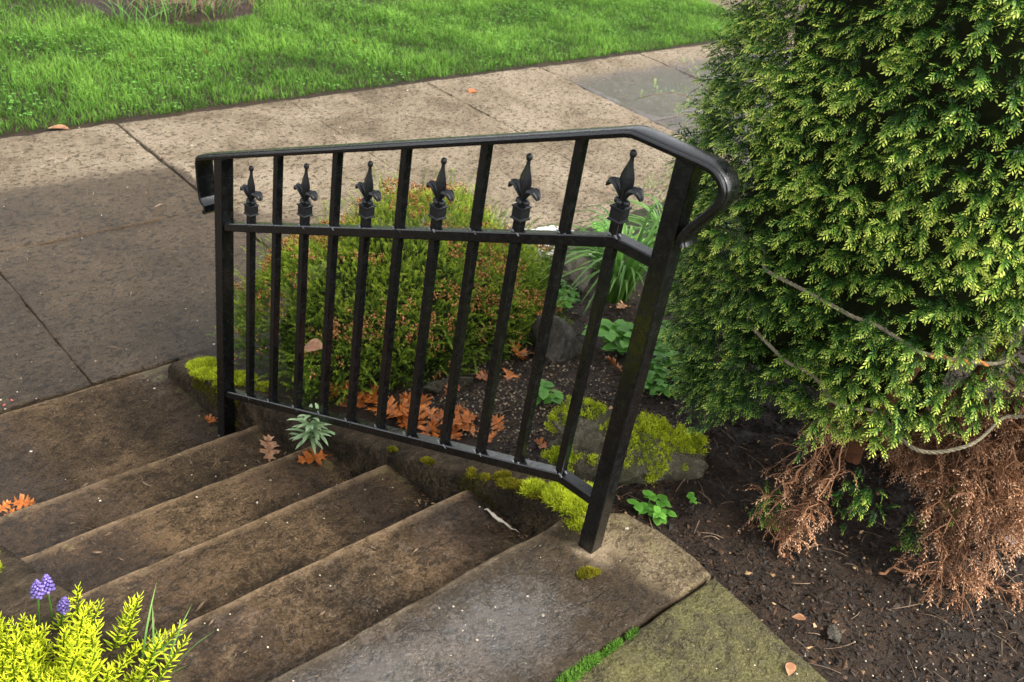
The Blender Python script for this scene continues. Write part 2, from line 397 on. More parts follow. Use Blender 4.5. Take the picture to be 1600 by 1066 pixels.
def slab_mesh(name, fL, fR, b0, b1, zt, thick, res=.035, edge=.008, drop=.005, rough=.0015, wav=.003, wet=None, moss=None, chip=.0, seed=0, frame=st, dish=None, wear=None, nose=0., gloss=None):
    """slab between curves a=fL(b), a=fR(b) for b in b0..b1; top rounded at the rim"""
    W = float(np.mean([fR(b) - fL(b) for b in (b0, (b0 + b1) / 2, b1)])); L = b1 - b0
    def par(D):
        n = max(2, int(D / res)); e = edge / D
        return np.concatenate([[0, e * .35, e], np.linspace(e * 1.8, 1 - e * 1.8, n), [1 - e, 1 - e * .35, 1]])
    u, v = par(W), par(L); nu, nv = len(u), len(v)
    Bv = b0 + v * L
    A0 = np.array([fL(b) for b in Bv]); A1 = np.array([fR(b) for b in Bv])
    A = A0[:, None] + u[None] * (A1 - A0)[:, None]; B = np.repeat(Bv[:, None], nu, 1)
    dist = np.minimum(np.minimum(u, 1 - u)[None] * W, np.minimum(v, 1 - v)[:, None] * L)
    z = zt - drop * (1 - np.sqrt(np.clip(1 - (1 - np.clip(dist / edge, 0, 1)) ** 2, 0, 1)))
    z = z + wav * (fbm(A * 2.5, B * 2.5, 2, seed) - .5) + rough * (fbm(A * 30, B * 30, 3, seed + 2) - .5)
    if chip:
        e = (fbm(A * 14, B * 14, 3, seed + 5) - .5)
        z = z - chip * sstep(.03, .0, dist) * np.clip(e * 2 + .3, 0, 1)
        jig = sstep(.012, 0, dist) * (fbm(A * 22 + 9, B * 22, 3, seed + 6) - .5) * chip
        B = B + jig * np.where(v[:, None] > .5, 1, -1) * .8
        A = A + sstep(.012, 0, np.minimum(u, 1 - u)[None] * W + 0 * A) * (fbm(A * 22 + 3, B * 17, 3, seed + 8) - .5) * chip * np.where(u[None] > .5, 1, -1) * .8
    if dish is not None: z = z + dish(A, B)
    P = frame(A, B, z)
    V = P.reshape(-1, 3)
    idx = np.arange(nu * nv).reshape(nv, nu)
    Q = np.stack([idx[:-1, :-1], idx[:-1, 1:], idx[1:, 1:], idx[1:, :-1]], -1).reshape(-1, 4)
    ring = np.concatenate([idx[0, :], idx[1:, -1], idx[-1, -2::-1], idx[-2:0:-1, 0]])
    low = V[ring].copy(); low[:, 2] = zt - thick
    n0 = len(V); V = np.vstack([V, low]); m = len(ring); k = np.arange(m)
    Q2 = np.stack([ring[k], n0 + k, n0 + (k + 1) % m, ring[(k + 1) % m]], -1)
    x, y = V[:, 0], V[:, 1]
    ew = np.concatenate([(nose * sstep(.020, .003, (1 - v)[:, None] * L + 0 * A)).ravel(), np.zeros(m)])
    if wear is not None: ew = np.maximum(ew, wear(x, y))
    at = {'wear': ew, 'gloss': gloss(x, y) if gloss is not None else np.zeros(len(V)), 'wet': wet(x, y) if wet is not None else np.zeros(len(V)), 'moss': moss(x, y) if moss is not None else np.zeros(len(V))}
    me = big_mesh(name, V, [Q, Q2], at)
    return me

# ------------------------------------------------------------------ the setting: ground, lawn, sidewalk, stairs, beds
def flat(name, x0, x1, y0, y1, z, mat):
    me = big_mesh(name, np.array([[x0, y0, z], [x1, y0, z], [x1, y1, z], [x0, y1, z]]), [np.array([[0, 1, 2, 3]])])
    return tag(mobj(name, me, mat), kind='structure')
tag(flat('ground', -150, 150, -150, 150, ZW - .16, M['turf']), 'flat dark earth under the whole place', 'ground')

# lawn soil beyond the sidewalk
PATH_A = 6.92                     # where the lawn ends against the cross path
def lawn_h(x, y):
    b = stb(x, y) - BW2
    return ZW - .010 + .02 * sstep(0, .3, b) + .035 * (fbm(np.asarray(x) * 1.3, np.asarray(y) * 1.3, 3, 21) - .5) * sstep(0, .5, b)
ga, gb = np.meshgrid(np.linspace(-4, PATH_A, 110), np.linspace(BW2 - .01, BW2 + 5.2, 56))
P = st(ga, gb); P[..., 2] = lawn_h(P[..., 0], P[..., 1])
def gridq(nv, nu):
    i = np.arange(nu * nv).reshape(nv, nu)
    return np.stack([i[:-1, :-1], i[:-1, 1:], i[1:, 1:], i[1:, :-1]], -1).reshape(-1, 4)
tag(mobj('lawn', big_mesh('lawn', P.reshape(-1, 3), [gridq(*ga.shape)]), M['soil']), 'sloping turf soil of the kerbside lawn', 'lawn', kind='structure')

# sidewalk: dirt bed with concrete slabs laid on it
bed = big_mesh('sidewalk', np.vstack([st([-4.2, 9.6, 9.6, -4.2], [BW0 - .004, BW0 - .004, BW2 + .02, BW2 + .02], ZW - .014)]), [np.array([[0, 1, 2, 3]])])
sidewalk = tag(mobj('sidewalk', bed, M['grout']), 'wet and dry concrete sidewalk between the lawn and the steps', 'sidewalk', kind='structure')
def walk_wet(x, y):
    a = sta(x, y); b = stb(x, y)
    w_left = sstep(3.50, 2.95, b + .10 * (a - .3)) * 1.15
    w_mid = sstep(-.5, .5, (2.72 - .75 * (a - .60)) - b) * .9 + .02
    w_right = sstep(3.85, 3.2, b)
    w = np.where(a < .70, w_left, np.where(a < 3.72, w_mid, w_right))
    return w
def walk_gloss(x, y):
    a = sta(x, y); b = stb(x, y)
    return np.where(a > 3.72, .75 * sstep(3.8, 3.2, b), np.where(a < .7, .06, 0.))
ja = [-4.2, -3.2, -2.26, -1.26, -.36, .645, 1.67, 2.70, 3.73, 4.83, 5.85, 6.9, 8.2, 9.6]
wide = {.645: .008, 3.73: .007, -.36: .0010}
for r, (b0, b1) in enumerate(((BW0 + .006, BW1 - .0015), (BW1 + .0015, BW2))):
    for i in range(len(ja) - 1):
        gl = wide.get(ja[i], .0014); gr_ = wide.get(ja[i + 1], .0014)
        if ja[i] > 6.5 and r == 0: gl = .003
        fa, fb = (lambda b, q=ja[i] + gl: q), (lambda b, q=ja[i + 1] - gr_: q)
        me = slab_mesh('slab', fa, fb, b0, b1, ZW + random.uniform(-.002, .002), .05, res=.04, edge=.006, drop=.0035, rough=.002, wav=.004, wet=walk_wet, gloss=walk_gloss, seed=i + 20 * r, chip=.009)
        mobj('slab', me, M['walk'], sidewalk)
# cross path beyond the lawn
me = slab_mesh('path', lambda b: PATH_A + .02, lambda b: PATH_A + 1.6, BW2 + .01, BW2 + 5.2, ZW, .06, res=.12, wet=lambda x, y: x * 0 + .35, chip=.003, seed=70)
tag(mobj('path', me, M['walk']), 'pinkish concrete cross path at the end of the lawn', 'path', kind='structure')

# stairs: floor slab at the foot and five steps
def step_wet(x, y): return .85 - .70 * np.exp(-((sta(x, y) + .42) / .24) ** 2) + .5 * (fbm(x * 4, y * 4, 3, 31) - .5)
def xl(b): return -1.02
def xr(b): return .06
foot = slab_mesh('stairs', lambda b: -1.08, lambda b: .05 + 0 * b, B5 + 4 * RB - .05, BW0 - .004, ZW - .004, .06, res=.03, wet=step_wet, moss=lambda x, y: .12 + .3 * sstep(-.12, .02, x), chip=.004, seed=40, rough=.004, wav=.006, nose=.8)
stairs = tag(mobj('stairs', foot, M['step']), 'worn brown concrete steps leading down to the sidewalk', 'stairs', kind='structure')
for k in range(1, 5):             # k-th tread below the landing
    b0 = B5 + (k - 1) * RB - .03; b1 = B5 + k * RB
    def sm(x, y): return .10 + .25 * sstep(-.15, .02, x) + .15 * sstep(-.55, -.8, x)
    me = slab_mesh('step', xl, xr, b0, b1, -k * RISE, RISE + .03, res=.02, edge=.006, drop=.0045, rough=.0025, wav=.006, wet=step_wet, moss=sm, chip=.0045, seed=50 + k * 3, nose=.8, gloss=lambda x, y, k=k: (.20, .10, .04, .02)[k - 1] + 0 * x)
    mobj('step', me, M['step'], stairs)
YP = -.128
def land_wet(x, y):
    a, b = sta(x, y), stb(x, y)
    return .80 * (1 - sstep(.005, .10, a + .12 * (b + .2) + .05 * (fbm(x * 9, y * 9, 2, 3) - .5)))
def land_gloss(x, y):
    a, b = sta(x, y), stb(x, y)
    return .06 + .80 * np.exp(-((a + .29) / .16) ** 2 - ((b + .18) / .12) ** 2) + .72 * np.exp(-((a + .60) / .18) ** 2 - ((b + .14) / .11) ** 2)
def land_dish(a, b):
    return -.010 * np.exp(-((a + .34) / .17) ** 2 - ((b + .20) / .12) ** 2) - .012 * np.exp(-((a + .62) / .16) ** 2 - ((b + .12) / .10) ** 2) - .006 * sstep(.09, 0, B5 - b) * np.exp(-((a + .45) / .3) ** 2)
def lR(b):
    t = np.clip((B5 - .03 - b) / .30, 0, 1); return .150 + .042 * math.sin(t * 2.3) + (.0 if t > .15 else -(.15 - t) * .30)
me = slab_mesh('landing', lambda b: -1.9, lR, -.330, B5, 0, .16, res=.02, edge=.008, drop=.006, rough=.003, wav=.006, nose=.3, wear=lambda x, y: .8 * np.exp(-((x / .045) ** 2 + ((y - YP) / .05) ** 2) ** 2), wet=land_wet, moss=lambda x, y: .10 + .30 * sstep(.0, .12, x), gloss=land_gloss, chip=.008, seed=80, dish=land_dish)
tag(mobj('landing', me, M['landing']), 'dark wet concrete landing under the near railing post', 'landing', kind='structure')
def pR(b):
    return .178 + (b + .33) * .075 - .25 * max(0, -.62 - b) ** 1.5
me = slab_mesh('path_slab', lambda b: -1.9, pR, -1.9, -.339, .002, .16, res=.025, edge=.010, drop=.007, rough=.003, wav=.008, wet=lambda x, y: x * 0 + .3, moss=lambda x, y: .50 + .0 * x, chip=.008, seed=90)
tag(mobj('path_slab', me, M['mosspath']), 'olive mossy concrete path slab beyond the landing joint', 'path slab', kind='structure')

# garden soil either side
def soil_sheet(name, x0, x1, y0, y1, fn, dx, label, shift=True):
    nx, ny = int((x1 - x0) / dx), int((y1 - y0) / dx)
    X, Y = np.meshgrid(np.linspace(x0, x1, nx), np.linspace(y0, y1, ny))
    Y2 = np.minimum(Y, (BW0 - .012 - X * EY[0]) / EY[1])
    X = np.maximum(X, np.where(Y2 > -.06, .10, -9)) if x0 > -1 else X
    Z = fn(X, Y2)
    tag(mobj(name, big_mesh(name, np.stack([X, Y2, Z], -1).reshape(-1, 3), [gridq(ny, nx)]), M['soil']), label, 'soil', kind='structure')
soil_sheet('soil_right', -.40, 4.2, -2.4, 1.72, soil_h, .02, 'dark crumbly garden soil right of the steps')
soil_sheet('soil_left', -4.0, -.86, -.36, 1.85, soil_left, .04, 'dark garden soil left of the steps')

# kerb walls beside the steps: swept section along the slope
def kerb(name, x0, x1, top, label, mossf, y0=-.045, y1=1.66, seed=0):
    ys = np.linspace(y0, y1, 90)
    prof = [(0, -.4), (0, -.05), (.002, -.02), (.008, -.006), (.02, 0), (.06, .002), (.5, .004), (.85, .001), (.97, -.006), (1, -.03), (1, -.4)]
    V = []
    for y in ys:
        zt = top(y)
        for u, dz in prof:
            x = x0 + (u if u > .3 else u) * (x1 - x0) if u > .3 else x0 + u
            V.append((x, y, zt + dz if dz > -.3 else min(zt - .3, ZW - .1)))
    V = np.array(V); n = len(prof)
    f = fbm(V[:, 1] * 9 + V[:, 2] * 11, V[:, 2] * 13 + V[:, 0] * 9, 4, seed) - .5
    g = fbm(V[:, 1] * 40, V[:, 2] * 40 + V[:, 0] * 40, 3, seed + 4) - .5
    V[:, 0] += (f * .022 + g * .006) * np.where(V[:, 0] < (x0 + x1) / 2, 1, -1)
    V[:, 2] += f * .012 + g * .005
    Q = [[i * n + k, i * n + k + 1, (i + 1) * n + k + 1, (i + 1) * n + k] for i in range(len(ys) - 1) for k in range(n - 1)]
    m = (len(ys) - 1) * n
    caps = [list(range(n)), list(range(m + n - 1, m - 1, -1))]
    T = [[c[0], c[k], c[k + 1]] for c in caps for k in range(1, n - 1)]
    at = {'wet': .3 + 0 * V[:, 0], 'moss': mossf(V), 'wear': .35 * sstep(.0, .03, V[:, 2] - np.array([top(y) for y in V[:, 1]]) + .015)}
    return tag(mobj(name, big_mesh(name, V, [np.array(Q), np.array(T)], at), M['curb']), label, 'kerb', kind='thing')
def kerb_top(y):
    z = .022 - .385 * y
    return z + .055 * float(sstep(.85, 1.55, y)) * 1.0 + .03 * float(sstep(1.2, 1.66, y)) if y > -.01 else z
kerb('kerb_wall', .022, .165, kerb_top, 'low mossy concrete kerb sloping under the black railing', lambda V: .10 + .38 * sstep(-.02, -.10, V[:, 2] - (.022 - .385 * V[:, 1])), seed=3)
def kerb_top2(y): return .015 - .385 * y
kerb('kerb_wall', -1.0, -.80, kerb_top2, 'low concrete kerb on the far left side of the steps, under lime green plants', lambda V: .2 + 0 * V[:, 0], y0=-.3, y1=1.2, seed=13)

# ------------------------------------------------------------------ black iron railing
MS = .4211
ZB, ZM, ZT = .1395, .7035, .9215
SP = .115
YR, YL = -.1168, 1.2788
railing = empty('railing', (0, YR, 0))
tag(railing, 'black painted iron railing with fleur finials along the steps', 'railing')
RO = Vector((0, YR, 0))
def rl(o):     # child of the railing, given in world coordinates
    o.parent = railing; o.location = o.location - RO; return o
def bar_y(k): return (11 - k) * SP
def sloped(y): return -MS * max(y, 0)
def square_bar(name, y, z0, z1, w, bevel=.0018):
    bm = box_bm(w, w, z1 - z0, (0, 0, (z1 - z0) / 2), bevel)
    o = bm_obj(name, bm, M['paint']); o.location = (0, y, z0); return rl(o)
square_bar('post', YR, -.03, ZT + .004, .0385, .003)
square_bar('post', YL, ZW - .03, ZT + sloped(YL) + .008, .0385, .003)
def sweep_yz(name, path, prof, mat, closed_smooth=True):
    """profile [(x, n)] swept along a path of (y, z)"""
    P = np.asarray(path, float); m = len(P)
    t = np.zeros_like(P); nrm = np.zeros_like(P); sc = np.ones(m)
    seg = unit(P[1:] - P[:-1])
    for i in range(m):
        a = seg[max(i - 1, 0)]; b = seg[min(i, m - 2)]
        tt = unit(a + b); nn = np.array([-tt[1], tt[0]])
        na = np.array([-a[1], a[0]]); sc[i] = 1 / max(.4, nn @ na); nrm[i] = nn
    n = len(prof); V = []
    for i in range(m):
        for x, h in prof: V.append((x, P[i, 0] + nrm[i, 0] * h * sc[i], P[i, 1] + nrm[i, 1] * h * sc[i]))
    Q = [[i * n + k, i * n + (k + 1) % n, (i + 1) * n + (k + 1) % n, (i + 1) * n + k] for i in range(m - 1) for k in range(n)]
    me = bpy.data.meshes.new(name)
    me.from_pydata(V, [], Q + [list(range(n))[::-1], [(m - 1) * n + k for k in range(n)]])
    bm = bmesh.new(); bm.from_mesh(me); bmesh.ops.recalc_face_normals(bm, faces=bm.faces); bm.to_mesh(me); bm.free()
    o = mobj(name, me, mat); return rl(o)
def railprof(w, h, c=.0025):
    return [(-w + c, -h), (-w, -h + c), (-w, h - c), (-w + c, h), (w - c, h), (w, h - c), (w, -h + c), (w - c, -h)]
# path runs from the low post up to the near post; normals then point up (y decreasing -> flip)
def flip(prof): return [(x, -h) for x, h in prof]
for name, z in (('mid_rail', ZM + .0100), ('bottom_rail', ZB - .0118)):
    o = sweep_yz(name, [(YL - .012, z + sloped(YL - .012)), (-.006, z + .0), (YR + .012, z + .0)], flip(railprof(.0150, .0118)), M['paint'])
    acc = Acc()
    for k in range(1, 12):
        y = bar_y(k); zz = z + sloped(y) + .0118
        for q in range(3):
            px = -.0115 + rng.normal(0, .0015) if q < 2 else .002
            py = y + (-.010 if q != 1 else .008) + rng.normal(0, .002)
            V, Q, T = tube([[px - .003, py - .007, zz], [px, py, zz + .0008], [px + .002, py + .006, zz + .0006]], [.0012, .0026, .0010], 6)
            V = V + rng.normal(0, .0005, V.shape)
            acc.add(V, Q=Q, T=T)
    w = acc.obj('weld', M['weld'], o); w['kind'] = 'stuff'; w.location = RO * 0
# moulded handrail
hp = [(1.14 * a_, b_) for a_, b_ in [(-.0235, -.0050), (-.0220, -.0075), (.0220, -.0075), (.0235, -.0050), (.0240, .0005), (.0225, .0040), (.0180, .0048), (.0172, .0072), (.0150, .0080), (0, .0088),
      (-.0150, .0080), (-.0172, .0072), (-.0180, .0048), (-.0225, .0040), (-.0240, .0005)]]
zr = ZT + .0085
low = [(1.347, .196), (1.338, .205), (1.340, .216), (1.352, .222), (1.362, .232), (1.368, .26), (1.373, .30), (1.376, .335), (1.372, .350)]
hpath = [np.array(p) for p in low]
hpath += [np.array((1.362, zr - MS * 1.362 - .001)), np.array((1.34, zr - MS * 1.34))]
hpath += [np.array((.03, zr - MS * .03)), np.array((.012, zr - MS * .012)), np.array((-.004, zr - .0005)), np.array((-.02, zr))]
curl = sub([(-.150, zr), (-.175, zr - .003), (-.196, zr - .016), (-.205, zr - .036), (-.199, zr - .060), (-.183, zr - .085), (-.165, zr - .112), (-.153, zr - .136), (-.151, zr - .148), (-.156, zr - .158)], 4)
hpath += list(curl)
hr = sweep_yz('handrail', np.array(hpath), flip(hp), M['paint'])
for p in hr.data.polygons: p.use_smooth = True
hr.data.set_sharp_from_angle(angle=rad(24))
mod = None
# balusters, the short ones crowned with a finial
def finial_mesh():
    a = Acc()
    def ring(z, wx, wy, n=12, sq=0):
        an = np.arange(n) * 2 * np.pi / n
        return np.stack([wx * np.cos(an), wy * np.sin(an), np.full(n, z)], -1)
    def loft(rs):
        n = len(rs[0]); V = np.concatenate(rs)
        Q = [[i * n + k, i * n + (k + 1) % n, (i + 1) * n + (k + 1) % n, (i + 1) * n + k] for i in range(len(rs) - 1) for k in range(n)]
        a.add(V, Q=Q, T=[[(len(rs) - 1) * n, (len(rs) - 1) * n + k, (len(rs) - 1) * n + k + 1] for k in range(1, n - 1)])
    # square socket collar with raised rims
    def sqr(z, h):
        return np.array([[-h, -h, z], [h, -h, z], [h, h, z], [-h, h, z]])
    cs = [(.0, .0120), (.0, .0150), (.0035, .0150), (.0045, .0132), (.0255, .0132), (.0265, .0150), (.030, .0150), (.0305, .0120), (.0290, .0115), (.0290, .0)]
    loft([sqr(z, h) for z, h in cs])
    # spear: diamond section with a sharp middle ridge
    sp = [(.028, .008, .010), (.040, .0075, .009), (.050, .0080, .009), (.060, .0092, .0120), (.070, .0104, .0155), (.080, .0108, .0172), (.090, .0098, .0160), (.100, .0080, .0125), (.110, .0062, .0085), (.119, .0052, .0058), (.126, .0050, .0050)]
    loft([np.array([[wx, 0, z], [wx * .35, wy * .55, z], [0, wy, z], [-wx * .35, wy * .55, z], [-wx, 0, z], [-wx * .35, -wy * .55, z], [0, -wy, z], [wx * .35, -wy * .55, z]]) for z, wx, wy in sp])
    loft([ring(.134 + .0085 * math.sin(t), max(.0068 * math.cos(t), .0002), max(.0068 * math.cos(t), .0002)) for t in np.linspace(-1.4, 1.57, 9)])
    # curled side leaves
    for s in (-1, 1):
        c = bez((0, s * .004, .044), (0, s * .022, .088), (0, s * .040, .056), 11)
        tn = unit(np.gradient(c, axis=0)); nn = np.stack([np.zeros(11), -tn[:, 2] * s, tn[:, 1] * s], -1)
        wd = np.array([.005, .0085, .0110, .0125, .0132, .0134, .0132, .0126, .0114, .0092, .0050])
        rs = []
        for i in range(11):
            X = np.array([1., 0, 0]); w = wd[i]; N_ = nn[i]
            rs.append(np.array([c[i] + X * w * 1.05, c[i] + X * w * .8 + N_ * w * .45, c[i] + X * w * .42 + N_ * w * .25, c[i] + N_ * w * .70, c[i] - X * w * .42 + N_ * w * .25, c[i] - X * w * .8 + N_ * w * .45,
                                c[i] - X * w * 1.05, c[i] - X * w * .5 - N_ * w * .25, c[i] - N_ * w * .35, c[i] + X * w * .5 - N_ * w * .25]))
        loft(rs)
        c2 = np.array([0, s * .010, .0385])
        loft([ring(c2[2] + .0072 * math.sin(t), max(.0085 * math.cos(t), .0002), max(.0072 * math.cos(t), .0002)) + [0, c2[1], 0] for t in np.linspace(-1.5, 1.57, 8)])
    for s in (-1, 1):
        loft([ring(.0385 + .007 * math.sin(t), max(.0065 * math.cos(t), .0002), max(.0065 * math.cos(t), .0002)) + [s * .008, 0, 0] for t in np.linspace(-1.5, 1.57, 8)])
    me = a.mesh('finial', False)
    bm = bmesh.new(); bm.from_mesh(me); bmesh.ops.recalc_face_normals(bm, faces=bm.faces)
    bmesh.ops.bevel(bm, geom=[e for e in bm.edges if e.is_manifold and e.calc_face_angle(0) > .9], offset=.0005, segments=1, affect='EDGES')
    bm.to_mesh(me); bm.free(); me.materials.append(M['castiron']); return me
t = NT('cast_iron_paint'); t.set(col=(.010, .011, .013), rough=.34, nrm=t.bump(t.noise(500, 3), .0006, .5), spec=.5); M['castiron'] = t.m
FIN = finial_mesh()
for k in range(1, 12):
    y = bar_y(k); zb = ZB + sloped(y) - .004
    if k % 2 == 0:
        square_bar('baluster', y, zb, ZT + sloped(y) + .004, .019)
    else:
        zmt = ZM + sloped(y) + .019
        b = square_bar('baluster', y, zb, zmt + .034, .019)
        f = bpy.data.objects.new('finial', FIN); link(f, b); f.location = (0, 0, zmt + .030 - zb)
        f.rotation_euler = (rad(random.uniform(-1, 1)), 0, rad(random.uniform(-4, 4)))

# ------------------------------------------------------------------ plant templates
def needle_quads(base, tip, w, nrm):
    """two triangles per needle: rhombus base-left-tip-right"""
    d = tip - base; s = unit(np.cross(d, nrm)) * w
    m = base + d * .55
    return np.stack([base, m - s, tip, m + s], 1)
def sprig_tpl(L, nn, nl, nw, droop, flat_=.35, tip_boost=.25, seed=0, tone0=.0, stemr=.0007):
    r = np.random.default_rng(seed)
    t = np.linspace(.06, 1, nn)
    ax = np.stack([0 * t, L * t, -droop * L * t ** 2], -1)
    tan = unit(np.stack([0 * t, np.ones(nn), -2 * droop * t], -1))
    ang = np.where(np.arange(nn) % 2 == 0, 0, np.pi) + r.normal(0, .5, nn)
    side = np.stack([np.cos(ang), 0 * t, np.sin(ang) * flat_ + .15], -1)
    fw = .55 + .6 * t[:, None]
    d = unit(side + tan * fw)
    ln = nl * (1 - .35 * t ** 3) * (1 + r.normal(0, .12, nn))
    tip = ax + d * ln[:, None] + np.stack([0 * t, 0 * t, -ln * .25], -1)
    V = needle_quads(ax, tip, nw, np.stack([0 * t, 0 * t + .2, 0 * t + 1], -1))
    tone = np.stack([t * .55, t * .75, t * .85 + .1 + tip_boost * t, t * .75], 1) + tone0
    T = (np.array([[0, 1, 2], [0, 2, 3]])[None] + (np.arange(nn) * 4)[:, None, None]).reshape(-1, 3)
    V = V.reshape(-1, 3); tone = tone.ravel()
    V = V + np.stack([0 * V[:, 0], 0 * V[:, 0], -1.2 * np.clip(V[:, 1] - L * .8, 0, 1) ** 2 / L], -1)
    if not stemr: return V, T, tone
    # stem: thin 3-sided
    sp = np.stack([np.zeros(4), np.linspace(0, L, 4), -droop * L * np.linspace(0, 1, 4) ** 2], -1)
    SV, SQ, _ = tube(sp, [stemr, stemr, stemr * .8, stemr * .4], 3, False)
    n0 = len(V); ST = np.concatenate([SQ[:, [0, 1, 2]], SQ[:, [0, 2, 3]]]) + n0
    return np.vstack([V, SV]), np.vstack([T, ST]), np.concatenate([tone, np.repeat([.1, .2, .35, .5], 3) + tone0])

# ------------------------------------------------------------------ clipped yew with its dead brown skirt
YX, YY = 1.0, -.33
yew_z = float(soil_h(YX, YY))
yew = empty('yew_bush', (YX, YY, yew_z))
tag(yew, 'tall clipped green yew bush with dead brown lower branches, bound with rope', 'bush')
YO = np.array([YX, YY, yew_z])
def yew_r(th, z):
    z = np.asarray(z, float)
    p = .605 + .05 * np.exp(-((z - .85) / .4) ** 2)
    p = p * (1 - .16 * sstep(.30, .0, z)) * np.sqrt(np.clip(1 - (np.clip(z - 1.05, 0, None) / .80) ** 2, .01, 1))
    return p * (1 + .20 * (fbm(th * 2.2 + 5, z * 3.6, 3, 41) - .5))
def yew_low(th):
    d = np.degrees(th) % 360
    return .06 + np.interp(d, [0, 60, 110, 132, 152, 175, 182, 191, 200, 211, 225, 260, 330, 360], [.25, .15, .05, .07, .17, .25, .29, .36, .43, .51, .55, .50, .3, .25])
def yew_pts(n, z0=.02, z1=1.82):
    nz = int(math.sqrt(n * (z1 - z0) / 3.9)); nt_ = n // nz          # jittered grid: even cover
    z, th = np.meshgrid(np.arange(nz), np.arange(nt_), indexing='ij')
    z = z0 + (z1 - z0) * (z.ravel() + rng.random(nz * nt_)) / nz; th = (th.ravel() + rng.random(nz * nt_)) / nt_ * 2 * np.pi
    keep = rng.random(len(z)) < yew_r(th, z) / .62 + .1
    return th[keep], z[keep]
def yew_crown(nb, sprigs, tpls, acc, inner=0., z0=.02):
    th, z = yew_pts(nb, z0)
    # uneven lower fringe
    low = yew_low(th) + .13 * (fbm(th * 4.0, th * 0, 3, 8) - .5)
    k = z > low; th, z = th[k], z[k]
    R = yew_r(th, z) - inner + rng.normal(0, .012, len(z)) + .075 * (fbm(th * 6, z * 10, 2, 55) - .5)
    rad_ = np.stack([np.cos(th), np.sin(th), np.zeros_like(th)], -1)
    base = rad_ * (R - .075)[:, None] + np.stack([0 * z, 0 * z, z - .02], -1)
    topf = sstep(1.1, 1.7, z)
    bd = unit(rad_ * (1 - .5 * topf)[:, None] + np.stack([0 * z, 0 * z, .38 + .9 * topf], -1) + rng.normal(0, .30, (len(z), 3)))
    ln = rng.uniform(.055, .095, len(z))
    sun_gold = np.clip(.17 + .36 * sstep(.35, 1.3, z) + .38 * sstep(-.7, .9, np.cos(th - rad(275))) + 1.2 * (fbm(th * 2.5, z * 4, 3, 77) - .5), 0, 1)  # golden tips, with sunlit yellowing of top and right side put into the tone
    for i in range(sprigs):
        f = (i + .5) / sprigs
        p = base + bd * (ln * f)[:, None] + [0, 0, -.015 * f * f]
        side = unit(np.cross(bd, rng.normal(0, .5, bd.shape) + [0, 0, 1])) * (1 if i % 2 else -1)
        if i == sprigs - 1: d = bd + rng.normal(0, .18, bd.shape) - [0, 0, .10]
        else: d = bd * .95 + side * rng.uniform(.25, .8, len(z))[:, None] + rng.normal(0, .25, bd.shape) - [0, 0, .06]
        sc = rng.uniform(.75, 1.2, len(z)) * (1.05 if i == sprigs - 1 else .92)
        Mx = frames(unit(d), [0, 0, 1], rng.normal(0, .45, len(z))) * sc[:, None, None]
        rn = np.clip(sun_gold * .72 + rng.normal(.16, .17, len(z)) + .50 * (f - .55) - inner * 6, 0, 1)
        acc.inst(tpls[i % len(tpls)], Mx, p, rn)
YT = [sprig_tpl(.0255, 15, .0098, .00165, .80, seed=i, tip_boost=.28, flat_=1.0, stemr=0) for i in range(4)]
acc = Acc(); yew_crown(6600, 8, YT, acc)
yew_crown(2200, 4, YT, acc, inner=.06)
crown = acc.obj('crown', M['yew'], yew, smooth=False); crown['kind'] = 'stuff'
# dark core added inside the crown, shade of the gaps put into its colour
acc = Acc()
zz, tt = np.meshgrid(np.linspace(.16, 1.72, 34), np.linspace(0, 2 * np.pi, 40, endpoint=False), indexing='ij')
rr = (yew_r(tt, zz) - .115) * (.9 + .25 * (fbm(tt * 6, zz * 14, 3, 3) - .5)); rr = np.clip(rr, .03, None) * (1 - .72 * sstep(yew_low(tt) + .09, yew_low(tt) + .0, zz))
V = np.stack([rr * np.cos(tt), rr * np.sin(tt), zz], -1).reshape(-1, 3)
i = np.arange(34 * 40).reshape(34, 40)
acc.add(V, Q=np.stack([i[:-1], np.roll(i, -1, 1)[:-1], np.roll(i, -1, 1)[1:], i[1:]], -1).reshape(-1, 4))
acc.obj('shade_core', M['core_and_twig'], yew)
# trunks
acc = Acc()
for k in range(7):
    a = k * 2.4; q = .05 + .05 * rng.random()
    pts = sub([(q * math.cos(a), q * math.sin(a), -.05), (q * 1.3 * math.cos(a), q * 1.3 * math.sin(a), .12), (q * 2.2 * math.cos(a + .3), q * 2.2 * math.sin(a + .3), .4), (.2 * math.cos(a + .5), .2 * math.sin(a + .5), .9)], 4)
    V, Q, T = tube(pts, np.linspace(.026, .012, len(pts)), 8); V += (fbm(V[:, 2] * 30, V[:, 0] * 60, 2)[:, None] - .5) * .008
    acc.add(V, Q=Q, T=T)
acc.obj('trunk', M['brown_twig'], yew)
